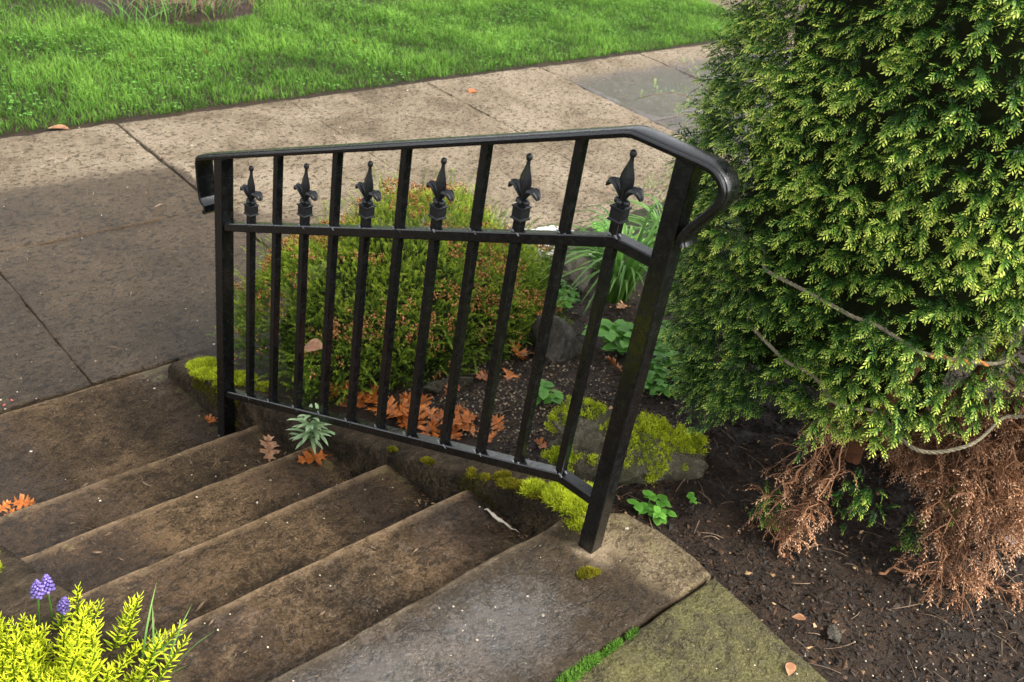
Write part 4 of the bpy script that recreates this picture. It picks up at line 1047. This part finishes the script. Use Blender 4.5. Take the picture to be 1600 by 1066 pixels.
def oak(x, y, z, s, rz, rx=0, ry=0, label='', k=None, group='fallen oak leaves', mat=None):
    me = OAK[k if k is not None else random.randrange(9)]
    if mat: me = me.copy(); me.materials.clear(); me.materials.append(M[mat])
    o = link(bpy.data.objects.new('oak_leaf', me)); o.location = (x, y, z); o.scale = (s, s, s); o.rotation_euler = (rad(rx), rad(ry), rad(rz))
    tag(o, label, 'leaf', group); return o
PL = 'orange oak leaf in the heap behind the railing, below the heath bush'
for k in range(40):
    x = .165 + abs(rng.normal(0, .075)); y = .69 + rng.normal(0, .13) - .25 * (x - .2)
    if k < 8: x, y = rng.uniform(.17, .26), rng.uniform(.72, 1.0)
    oak(x, y, float(soil_h(x, y)) + rng.uniform(.006, .045), rng.uniform(.065, .115), rng.uniform(0, 360), rng.normal(0, 22), rng.normal(0, 22), PL, group='oak leaf heap behind the railing')
def osoil(x, y, s, rz, rx, ry, label, k=None, up=.006, mat=None): oak(x, y, float(soil_h(x, y)) + up, s, rz, rx, ry, label, k, mat=mat)
osoil(.245, .470, .085, 40, 15, 5, 'orange oak leaf at the near end of the heap, on the grit')
osoil(.215, .500, .075, 150, -12, 12, 'small orange oak leaf beside the kerb at the near end of the heap')
osoil(.545, .685, .085, 75, 20, -10, 'orange oak leaf lying on the dark stone below the heath bush')
osoil(.60, .64, .085, -60, -10, 25, 'orange oak leaf on grit, right of the dark flat stone')
osoil(.735, .72, .11, 10, 35, 10, 'curled orange oak leaf leaning on the upright grey stone', up=.03)
osoil(.76, .69, .08, 100, 15, 30, 'brown curled oak leaf tucked under the upright grey stone', up=.012, mat='brownleaf')
osoil(.81, .39, .105, 30, 30, 20, 'orange oak leaf under the leafy plants, behind the near post', up=.02)
osoil(.31, .27, .055, 10, 5, 10, 'small orange leaf scrap left of the mossy boulder')
osoil(.93, .27, .05, 10, 35, 10, 'small curled reddish leaf between the yew and the leafy plants', mat='brownleaf', up=.02)
osoil(1.30, .70, .075, 80, 10, 10, 'brown leaf at the foot of the strap leaved clump', mat='brownleaf')
oak(-.035, 1.005, -4 * RISE + .012, .105, -30, 24, 6, 'brownish oak leaf on the step under the left end of the railing', 3, mat='brownleaf')
oak(-.035, .795, -3 * RISE + .006, .10, 75, 4, -4, 'bright orange oak leaf on the step below the grey green plant', 5)
oak(.0, 1.365, ZW + .004, .05, 20, 0, 0, 'small orange leaf at the foot of the far railing post', 1)
# other leaves
def plain_leaf(x, y, z, s, rot, label, mat='brownleaf'):
    V, T, tone = leaflet(9, .34); me = big_mesh('fallen_leaf', V - [0, .5, 0], [T], {'tone': tone, 'rnd': np.full(len(V), .6)}); o = mobj('fallen_leaf', me, M[mat])
    o.location = (x, y, z); o.scale = (s, s, s); o.rotation_euler = [rad(a) for a in rot]; return tag(o, label, 'leaf')
plain_leaf(.135, 1.03, -.15, .085, (35, 20, 200), 'pale pinkish brown leaf caught in the heath bush')
plain_leaf(-.085, .315, -2 * RISE + .007, .05, (0, 8, 60), 'small reddish brown leaf on the step near the kerb end', 'oak')
plain_leaf(.185, -.545, .006, .03, (0, 5, 30), 'small tan leaf lying at the soil edge of the mossy path slab')
plain_leaf(.045, -.60, .008, .032, (0, 6, 110), 'tan leaf flat on the mossy path slab')
plain_leaf(-.11, -.545, .012, .05, (0, 10, 30), 'orange leaf scrap at the bottom edge of the mossy path slab', 'oak')
plain_leaf(3.2, 3.28, ZW + .012, .09, (10, 0, 100), 'orange leaf at the lawn edge of the sidewalk', 'oak')
plain_leaf(-.655, .365, -2 * RISE + .012, .03, (10, 5, 60), 'tiny orange leaf on the step beside the lime green plant', 'oak')
plain_leaf(.72, 3.80, ZW + .012, .10, (10, 5, 60), 'pale dry leaf at the left lawn edge of the sidewalk')
for x, y, lab in ((1.55, 4.55, 'left'), (1.98, 4.42, 'middle'), (3.05, 4.28, 'right')):
    plain_leaf(x, y, float(lawn_h(x, y)) + .035, .06, (50, 20, 60), lab + 'most of three small orange leaves in the lawn' if lab != 'middle' else 'middle one of three small orange leaves in the lawn', 'oak')
for k in range(7):
    x, y = -.70 + rng.uniform(-.05, .07), 1.30 + rng.uniform(-.05, .07)
    oak(x, y, ZW + rng.uniform(.004, .03), rng.uniform(.05, .09), rng.uniform(0, 360), rng.normal(0, 18), rng.normal(0, 18), 'dry leaf in the small heap at the left foot of the steps', group='leaf heap at the left foot of the steps', mat='brownleaf' if k % 2 else None)

# ------------------------------------------------------------------ herbaceous plants
def strap_clump(name, x, y, n, h, w, bend, label, mat='strap', spread=.05, cat='plant'):
    root = empty(name, (x, y, float(soil_h(x, y)))); tag(root, label, cat)
    for k in range(n):
        a = rng.random() * 6.28; q = rng.uniform(0, spread); L = h * rng.uniform(.6, 1.15); bb = bend * rng.uniform(.4, 1.3)
        b_ = np.array([q * math.cos(a), q * math.sin(a), -.01]); dh = np.array([math.cos(a), math.sin(a), 0])
        c_ = bez(b_, b_ + dh * L * .12 + [0, 0, L * .95], b_ + dh * L * bb * .8 + [0, 0, L * (1.0 - .55 * bb)], 10)
        sd_ = np.array([-math.sin(a), math.cos(a), 0]); ww = w * np.array([.8, 1, 1.05, 1.05, 1, .95, .85, .7, .45, .05])[:, None]
        fold = np.array([0, 0, w * .45])
        V = np.vstack([c_ - sd_ * ww + fold, c_, c_ + sd_ * ww + fold]); Q = []
        for i in range(9): Q += [[i, 10 + i, 11 + i, i + 1], [10 + i, 20 + i, 21 + i, 11 + i]]
        tn_ = np.tile(np.linspace(.15, 1, 10), 3); mobj('leaf', big_mesh('leaf', V, [np.array(Q)], {'tone': tn_, 'rnd': np.full(30, rng.random())}), M[mat], root)
    return root
strap_clump('lily_clump', 1.38, .79, 100, .40, .0058, 1.0, 'clump of long green strap leaves behind the near railing post')
strap_clump('lily_clump', 1.72, .80, 90, .36, .0055, 1.0, 'pale strap leaved clump behind the longer leaved one, by the sidewalk')
strap_clump('lily_clump', 1.62, 1.02, 26, .22, .004, 1.1, 'small strap leaved clump beside the white flowers')
LB = leaflet(9, .46, .10)
def leafy(x, y, n, s, h, label, spread=.06, mat='leafy', name='leafy_plant', lobes=3):
    root = empty(name, (x, y, float(soil_h(x, y)))); tag(root, label, 'plant')
    for k in range(n):
        a = rng.random() * 6.28; q = spread * math.sqrt(rng.random()); hh = h * rng.uniform(.4, 1.1)
        tip = np.array([q * math.cos(a), q * math.sin(a), hh]); V, Q, T = tube(bez((q * .2 * math.cos(a), q * .2 * math.sin(a), 0), (q * .3 * math.cos(a), q * .3 * math.sin(a), hh * .8), tip, 5), .0009, 4, False)
        acc = Acc(); acc.add(V, Q=Q, tone=.3, rnd=.5); az0 = rng.random() * 6.28
        dd = np.array([[math.cos(az0 + j * 6.28 / lobes * (.8 if lobes > 2 else 1)), math.sin(az0 + j * 6.28 / lobes * .8), rng.normal(.05, .2)] for j in range(lobes)])
        acc.inst(LB, frames(dd, [0, 0, 1]) * (s * rng.uniform(.7, 1.2, (lobes, 1, 1))), np.repeat(tip[None], lobes, 0), np.full(lobes, rng.uniform(.2, 1)))
        mobj('leaf', acc.mesh('leaf'), M['leafy' if mat == 'leafy' else mat], root)
    return root
leafy(.97, .51, 30, .042, .08, 'fresh green three leaflet plant left of the near railing post', .075)
leafy(1.02, .36, 26, .036, .08, 'fresh green leafy plant showing right of the near railing post', .07)
leafy(.80, .24, 44, .024, .06, 'low dense green seedlings behind the boulder beside the yew', .085)
leafy(.93, .24, 34, .026, .07, 'low dense green seedlings under the left side of the yew', .08)
leafy(.53, .44, 9, .034, .05, 'small bright green seedling left of the mossy boulder', .035)
leafy(1.27, .95, 22, .018, .05, 'fine leaved blue green seedlings between the heath bush and the lily clump', .06)
leafy(.235, -.115, 11, .026, .03, 'small green weed in the gap beside the landing slab', .05)
leafy(1.16, .86, 4, .03, .05, 'tiny yellow green seedling in front of the grey stone by the lilies', .03)
leafy(.36, -.16, 4, .014, .015, 'tiny bright green sprout on soil below the boulder', .02)
leafy(1.83, 1.15, 34, .04, .12, 'broad pale leafy plant beside the white flowers near the sidewalk', .10)
# white flowering cushion
wf = empty('white_flowers', (1.58, 1.27, float(soil_h(1.58, 1.27)) + .09)); tag(wf, 'cushion of white flowers right of the heath bush', 'flowers')
acc = Acc(); n = 420; q = np.sqrt(rng.random(n)) * .16; a = rng.random(n) * 6.28; pp = np.stack([q * np.cos(a) * 1.2, q * np.sin(a), .06 * (1 - (q / .16) ** 2) + rng.normal(0, .006, n)], -1)
for k in range(5):
    az = rng.random(n) * 6.28; acc.inst(leaflet(6, .5), frames(np.stack([np.cos(az), np.sin(az), .3 + 0 * az], -1), [0, 0, 1]) * .012, pp)
o = acc.obj('petals', M['white'], wf); o['kind'] = 'stuff'
acc = Acc(); n = 300; q = np.sqrt(rng.random(n)) * .14; a = rng.random(n) * 6.28; pp = np.stack([q * np.cos(a) * 1.2, q * np.sin(a), .035 * (1 - (q / .14) ** 2) - .04 * rng.random(n)], -1)
acc.inst(HT[0], frames(unit(rng.normal(0, .6, (n, 3)) + [0, 0, .7]), [0, 0, 1]) * .7, pp); o = acc.obj('foliage', M['heath'], wf, False); o['kind'] = 'stuff'
# grey green plant on the kerb
sg = empty('campion_plant', (.01, .835, -.325)); tag(sg, 'grey green long leaved plant sprouting at the kerb under the railing', 'plant')
for k in range(52):
    lv = k / 52; a = k * 2.4; L = rng.uniform(.05, .085) * (1 - .35 * lv); up = .2 + 1.0 * lv
    o_ = np.array([-.03 * (1 if k % 5 else .2), .0, .02 + .07 * lv]) + rng.normal(0, .006, 3)
    dh = np.array([math.cos(a), math.sin(a), 0]); c_ = bez(o_, o_ + dh * L * .55 + [0, 0, L * up * .45], o_ + dh * L * 1.0 + [0, 0, L * (up - .55) * .7], 8)
    sd_ = np.array([-math.sin(a), math.cos(a), 0]); ww = (.0048 * np.array([.35, .7, .95, 1.1, 1.1, .95, .6, .04]))[:, None]
    V = np.vstack([c_ - sd_ * ww + [0, 0, .0015], c_, c_ + sd_ * ww + [0, 0, .0015]]); Q = []
    for i in range(7): Q += [[i, 8 + i, 9 + i, i + 1], [8 + i, 16 + i, 17 + i, 9 + i]]
    mobj('leaf', big_mesh('leaf', V, [np.array(Q)], {'tone': np.tile(np.linspace(.35, 1, 8), 3), 'rnd': np.full(24, .3 + .6 * lv)}), M['sage'], sg)
# thin arching sprigs beside the yew
wi = empty('wispy_shrub', (2.25, .92, float(soil_h(2.25, .92)))); tag(wi, 'sparse wispy shrub with thin pale sprigs in front of the sidewalk by the yew', 'shrub')
WT = sprig_tpl(.03, 12, .009, .0011, .1, flat_=1, seed=70, tip_boost=.1)
for k, (e, m_) in enumerate((((-.35, .29, .61), (.1, .1, .75)), ((-.20, .21, .74), (.1, .05, .6)), ((-.14, .10, .72), (.1, 0, .5)), ((-.28, .16, .57), (0, .1, .62)), ((-.36, .10, .41), (-.05, .05, .5)), ((-.35, .01, .33), (-.05, 0, .42)), ((-.45, .12, .28), (-.1, 0, .4)), ((-.30, .20, .22), (-.05, .1, .3)), ((-.42, -.04, .20), (-.1, 0, .3)))):
    c_ = bez((0, 0, 0), m_, e, 16); acc = Acc(); V, Q, T = tube(c_, np.linspace(.004, .001, 16), 5); acc.add(V, Q=Q, T=T, tone=.05, rnd=.1)
    br = mobj('branch', acc.mesh('branch'), M['twig'], wi); acc = Acc(); n = 42
    i = rng.integers(6, 16, n); d = unit(rng.normal(0, .8, (n, 3)) + [0, 0, .8]); acc.inst(WT, frames(d, [0, 0, 1]) * rng.uniform(.6, 1.1, (n, 1, 1)), c_[i] + rng.normal(0, .003, (n, 3)) + d * rng.uniform(0, .05, (n, 1)))
    o = mobj('leaves', acc.mesh('leaves', False), M['wispy'], br); o['kind'] = 'stuff'

# ------------------------------------------------------------------ moss on the kerb
def moss_patch(pts, n, h, mat, label, hump=.012, w=.0011):
    """pts: list of (x, y, z, rx, ry)"""
    acc = Acc(); A_ = np.array(pts, float); ar = A_[:, 3] * A_[:, 4]; i = rng.choice(len(A_), n, p=ar / ar.sum())
    q = np.sqrt(rng.random(n)); a = rng.random(n) * 6.28
    p = np.stack([A_[i, 0] + A_[i, 3] * q * np.cos(a), A_[i, 1] + A_[i, 4] * q * np.sin(a), A_[i, 2] - MS * .9 * A_[i, 4] * q * np.sin(a)], -1)
    l = fbm(p[:, 0] * 70, p[:, 1] * 70, 2, 8); p[:, 2] += hump * (1 - q * q) * (.4 + l)
    nn = np.stack([np.cos(a) * q * .6, np.sin(a) * q * .6, np.ones(n)], -1)
    V, T, tone = moss_on(p, unit(nn), h=h, w=w); acc.add(V, T=T, tone=tone, rnd=np.repeat(np.clip(l + rng.normal(0, .15, n), 0, 1), 3))
    return tag(acc.obj('moss', M[mat], smooth=False), label, 'moss', kind='stuff')
kt = kerb_top
moss_patch([(.045, -.03, kt(-.03) - .012, .035, .05), (.075, .03, kt(.03) - .003, .05, .045), (.04, .01, kt(.01) - .004, .025, .035), (.025, -.055, -.004, .018, .03), (.10, -.01, kt(0) - .004, .035, .04), (.055, .10, kt(.1) - .003, .032, .028)], 11000, .014, 'moss', 'bright lime moss cushion on the kerb at the near railing post', .022)
moss_patch([(.045, .165, kt(.165), .022, .03), (.065, .20, kt(.2), .022, .022), (.05, .13, kt(.13), .02, .02), (.035, .085, kt(.085) - .004, .012, .03), (.04, .235, kt(.235), .012, .016), (.032, .27, kt(.27), .010, .014), (.045, .285, kt(.285), .012, .010)], 4200, .009, 'darkmoss', 'olive moss tufts along the kerb top below the railing', .010)
moss_patch([(.035, .425, kt(.425), .010, .022)], 1100, .007, 'darkmoss', 'small round olive moss tuft on the middle of the kerb', .010)
moss_patch([(.04, .56, kt(.56), .008, .018)], 700, .007, 'darkmoss', 'thin olive moss tuft on the kerb left of the round tuft', .008)
moss_patch([(.06, 1.46, kt(1.46), .045, .10), (.09, 1.55, kt(1.55), .05, .06), (.04, 1.36, kt(1.36), .02, .04), (.10, 1.36, kt(1.36), .05, .08), (.03, 1.33, kt(1.33) - .02, .012, .05), (.12, 1.24, kt(1.24), .03, .06)], 12000, .011, 'moss', 'yellow green moss covering the far end of the kerb', .012)
acc = Acc(); n = 4200; yy = rng.uniform(1.24, 1.50, n); zz = np.array([kt(v) for v in yy]) - rng.random(n) ** 1.2 * .12; k = fbm(yy * 14, zz * 14, 2, 4) > .42; yy, zz = yy[k], zz[k]
V, T, tone = moss_on(np.stack([.021 + 0 * yy, yy, zz], -1), np.tile([-1., 0, 0], (len(yy), 1)), h=.008); acc.add(V, T=T, tone=tone * .8, rnd=np.repeat(rng.random(len(yy)) * .6, 3))
tag(acc.obj('moss', M['darkmoss'], smooth=False), 'olive moss hanging on the kerb face left of the far post', 'moss', kind='stuff')
acc = Acc(); n = 5200; yy = rng.uniform(-.0, .32, n); zz = np.array([kt(v) for v in yy]) - rng.random(n) ** 1.1 * .12; k = (fbm(yy * 22, zz * 22, 3, 6) > .50); yy, zz = yy[k], zz[k]
V, T, tone = moss_on(np.stack([.022 + 0 * yy, yy, zz], -1), np.tile([-1., 0, 0], (len(yy), 1)), h=.006, w=.0009); acc.add(V, T=T, tone=tone * .55, rnd=np.repeat(rng.random(len(yy)) * .4, 3))
tag(acc.obj('moss', M['darkmoss'], smooth=False), 'thin dark moss on the kerb face near the landing', 'moss', kind='stuff')
moss_patch([(-.075, -.165, .002, .022, .018), (-.06, -.178, .002, .014, .010)], 1500, .006, 'darkmoss', 'small olive moss pad on the landing in front of the near post', .008)
moss_patch([(-.255, -.318, -.002, .035, .012), (-.19, -.325, -.002, .03, .008), (-.31, -.315, -.002, .04, .014), (-.13, -.330, -.003, .02, .005)], 2600, .010, 'grass', 'green moss and fine grass growing in the landing joint', .004)
moss_patch([(-.90, .93, kerb_top2(.93), .05, .05), (-.86, 1.0, kerb_top2(1.0), .03, .03)], 1800, .010, 'moss', 'yellow moss on the left kerb above the lime green plant', .015)

# ------------------------------------------------------------------ lime green stonecrop and grape hyacinths, lower left
def stonecrop_stem(L, n, nl, nw, seed):
    r = np.random.default_rng(seed); acc = Acc(); t = np.linspace(0, 1, n); c_ = np.stack([.12 * L * t * t, 0 * t, L * t], -1)
    V, Q, T = tube(c_[::6], np.linspace(.0022, .0012, len(c_[::6])), 5); acc.add(V, Q=Q, T=T, tone=.1, rnd=.3)
    a = np.arange(n) * 2.399; up = .25 + 1.1 * t ** 2
    d = unit(np.stack([np.cos(a), np.sin(a), up], -1)); ln = nl * (1 - .45 * t ** 2) * (.8 + .3 * r.random(n))
    tp = np.array([[0, 0, 0], [.075, .35, .0], [0, .35, .07], [-.075, .35, 0], [0, .35, -.04], [.06, .75, 0], [0, .75, .06], [-.06, .75, 0], [0, .75, -.03], [0, 1.0, .03]])
    F_ = np.array([[0, 1, 2], [0, 2, 3], [0, 3, 4], [0, 4, 1], [1, 5, 6], [1, 6, 2], [2, 6, 7], [2, 7, 3], [3, 7, 8], [3, 8, 4], [4, 8, 5], [4, 5, 1], [5, 9, 6], [6, 9, 7], [7, 9, 8], [8, 9, 5]])
    for q in range(n):
        Mx = frames(d[q:q + 1], [0, 0, 1])[0] * ln[q]
        acc.add(tp @ Mx.T + c_[q], T=F_, tone=np.clip(.15 + .75 * t[q] + .15 * tp[:, 1], 0, 1), rnd=r.uniform(.35, .95))
    return acc.mesh('stem')
SS = [stonecrop_stem(L, 64, .024, .003, 5 + i) for i, L in enumerate((.10, .12, .09, .13))]
for m in SS: m.materials.append(M['sedum'])
sed = empty('stonecrop', (-.90, .40, -.16)); tag(sed, 'lime yellow needle leaved stonecrop spilling over the left kerb', 'plant')
SO = np.array([-.90, .40, -.16])
tips = [(-.885, .615), (-.86, .60), (-.80, .52), (-.775, .46), (-.765, .345), (-.73, .355), (-.765, .25), (-.75, .20), (-.80, .38), (-.83, .45), (-.845, .52), (-.80, .29), (-.835, .35), (-.86, .40), (-.875, .47), (-.90, .55), (-.93, .60), (-.87, .29), (-.89, .36), (-.915, .44), (-.935, .51), (-.96, .58), (-.80, .21), (-.84, .24), (-.92, .33), (-.95, .40), (-.97, .48), (-1.0, .55), (-.88, .22), (-.955, .30), (-.985, .37), (-1.01, .45), (-.93, .22), (-1.02, .33), (-1.04, .40), (-1.06, .50), (-.97, .22), (-1.05, .27)]
for k, (x, y) in enumerate(tips + [(x + rng.normal(0, .02), y - .03 + rng.normal(0, .02)) for x, y in tips[2:]] + [(x - .02 + rng.normal(0, .02), y + .02 + rng.normal(0, .02)) for x, y in tips[8:]] + [(x - .01 + rng.normal(0, .03), y - .07 + rng.normal(0, .03)) for x, y in tips[4:]] + [(x - .03 + rng.normal(0, .03), y + rng.normal(0, .03)) for x, y in tips[10:]]):
    o = link(bpy.data.objects.new('stem', SS[k % 4]), sed); edge_ = float(sstep(-.86, -.76, x))
    o.location = (x - .10 - .25 * max(0, .40 - y) - SO[0], y + .02 - SO[1], -.385 * (y - .4) - .01 - .02 * rng.random() + .02 * float(sstep(.45, .6, y))); o.rotation_euler = (rng.normal(0, .22) + .05, .22 * rng.normal() + .40 * edge_, rng.normal(-.3, .6)); s = rng.uniform(.95, 1.35); o.scale = (s, s, s)
acc = Acc(); n = 420; pp = np.stack([rng.uniform(-1.08, -.80, n), rng.uniform(.15, .66, n), 0 * np.zeros(n)], -1); pp[:, 2] = -.385 * (pp[:, 1] - .4) - .16 - .02
for b_ in pp[:3]: 
    V, Q, T = tube(bez(b_, b_ + [rng.normal(0, .01), rng.normal(0, .01), .03], b_ + [rng.normal(0, .03), rng.normal(0, .03), .06], 4), .0016, 4); acc.add(V - SO, Q=Q, T=T, tone=.3, rnd=.4)
o = acc.obj('bare_stems', M['sedumdark'], sed); o['kind'] = 'stuff'
def muscari(x, y, z, h, label, rz, s=1):
    root = empty('grape_hyacinth', (x, y, z)); tag(root, label, 'flower'); root.rotation_euler = (rng.normal(0, .1), rng.normal(0, .1), rz)
    V, Q, T = tube([(0, 0, -.08), (0, 0, 0), (.002, 0, h)], [.0022, .002, .0014], 6); mobj('stalk', big_mesh('stalk', V, [Q, T], {'tone': np.full(len(V), .4), 'rnd': np.full(len(V), .4)}), M['strap'], root)
    acc = Acc(); bm = bmesh.new(); bmesh.ops.create_icosphere(bm, subdivisions=1, radius=1); BV_ = np.array([v.co[:] for v in bm.verts]); BF = np.array([[v.index for v in f.verts] for f in bm.faces]); bm.free()
    n = 46; t = np.linspace(0, 1, n); a = np.arange(n) * 2.399; r_ = .0085 * s * (1 - t ** 2.5) + .001
    pp = np.stack([r_ * np.cos(a), r_ * np.sin(a), h - .036 * s + .040 * s * t], -1)
    acc.inst((BV_ * [1, 1.25, 1], BF, np.clip(.5 + BV_[:, 1] * .4, 0, 1)), frames(np.stack([np.cos(a), np.sin(a), -.3 + 0 * a], -1), [0, 0, 1]) * (.0042 * s * (1 - .4 * t))[:, None, None], pp)
    o = acc.obj('bells', M['muscari'], root); o['kind'] = 'stuff'
muscari(-.915, .575, -.19, .125, 'taller violet grape hyacinth among the lime green plant', 0, 1.05)
muscari(-.890, .570, -.185, .12, 'violet grape hyacinth right behind the tallest one', 1, 1.05)
muscari(-.890, .535, -.185, .110, 'shorter violet grape hyacinth in front of the other two', 2, 1.0)
p = np.array([[-.83 + rng.normal(0, .02), .26 + rng.normal(0, .02), -.16] for _ in range(9)])
V, T, tone, K = blades(9, p, rng.uniform(.16, .22, 9), np.full(9, .0028), .5, 5); acc = Acc(); acc.add(V, T=T, tone=tone, rnd=np.repeat(rng.uniform(.5, 1, 9), K))
tag(acc.obj('grass_tuft', M['strap'], smooth=False), 'few pale grass blades rising from the lime green plant', 'grass tuft')

# ------------------------------------------------------------------ litter on the concrete
def litter(n, fn, size, tpl, name, mat, label, flat_=True):
    p = fn(n); n = len(p); az = rng.random(n) * 6.28; acc = Acc()
    acc.inst(tpl, frames(np.stack([np.cos(az), np.sin(az), rng.normal(0, .08, n)], -1), [0, 0, 1]) * (size * np.exp(rng.normal(0, .4, n)))[:, None, None], p)
    return tag(acc.obj(name, M[mat], smooth=False), label, 'litter', kind='stuff')
def on_steps(n):
    a = rng.uniform(-.80, .0, n); b = rng.uniform(B5 - .25, BW0, n); p = st(a, b); p[:, 2] = tread_z(p[:, 0], p[:, 1]) + .004; f = (b - B5) / RB; return p[(np.abs(f - np.round(f)) > .05) & (p[:, 0] < 0)]
def on_walk(n):
    a = rng.uniform(-1, 4.5, n); b = BW0 + (BW2 - BW0) * rng.random(n) ** 1.3; return st(a, b, ZW + .004)
litter(150, on_steps, .0016, lump_tpl(50, (1, 1.3, .4)), 'petal_litter', 'petal', 'pale petal specks scattered on the steps')
litter(420, on_walk, .0022, lump_tpl(51, (1, 1.3, .4)), 'petal_litter', 'petal', 'pale petal specks scattered on the sidewalk')
litter(130, on_steps, .010, lump_tpl(52, (.04, 1, .04)), 'needle_litter', 'twig', 'dry needles and straw slivers on the steps')
litter(240, on_walk, .013, lump_tpl(53, (.05, 1, .05)), 'needle_litter', 'twig', 'dry needles and straw slivers on the sidewalk')
litter(14, on_walk, .005, lump_tpl(54, (.8, 1, .3)), 'red_petals', 'red', 'few tiny red petals on the wet sidewalk')
def land_pts(n):
    a = rng.uniform(-.6, .12, n); b = rng.uniform(-.9, B5 - .02, n); return st(a, b, .006)
litter(60, land_pts, .0015, lump_tpl(55, (1, 1.3, .4)), 'petal_litter', 'petal', 'pale specks on the landing and mossy slab')
def corner_pts(n):
    b = B5 + RB * (rng.integers(1, 5, n) - 1 + rng.random(n)); p = st(0 * b, b); p[:, 0] = .018 - np.abs(rng.normal(0, .035, n)); p[:, 2] = tread_z(p[:, 0], p[:, 1]) + .003
    f = (stb(p[:, 0], p[:, 1]) - B5) / RB; return p[(f - np.floor(f) < .55) & (f - np.floor(f) > .06)]
litter(900, corner_pts, .0030, lump_tpl(56, (.5, 1.4, .4)), 'corner_grit', 'chips', 'brown crumbs gathered in the step corners along the kerb')
# pale scar of the step edge, built as an added raised sliver
acc = Acc(); V, Q, T = tube(sub([(.0, .19, -RISE + .006), (-.008, .13, -RISE + .012), (.002, .075, -RISE + .008)], 5), [.001, .002, .004, .004, .003, .0045, .003, .003, .002, .001, .0006], 6)
V += (fbm(V[:, 1] * 90, V[:, 0] * 200, 2)[:, None] - .5) * .006; acc.add(V, Q=Q, T=T, tone=.8, rnd=.6)
tag(acc.obj('pale_scar', M['petal']), 'pale scar on the edge of the top step against the kerb', 'scar')
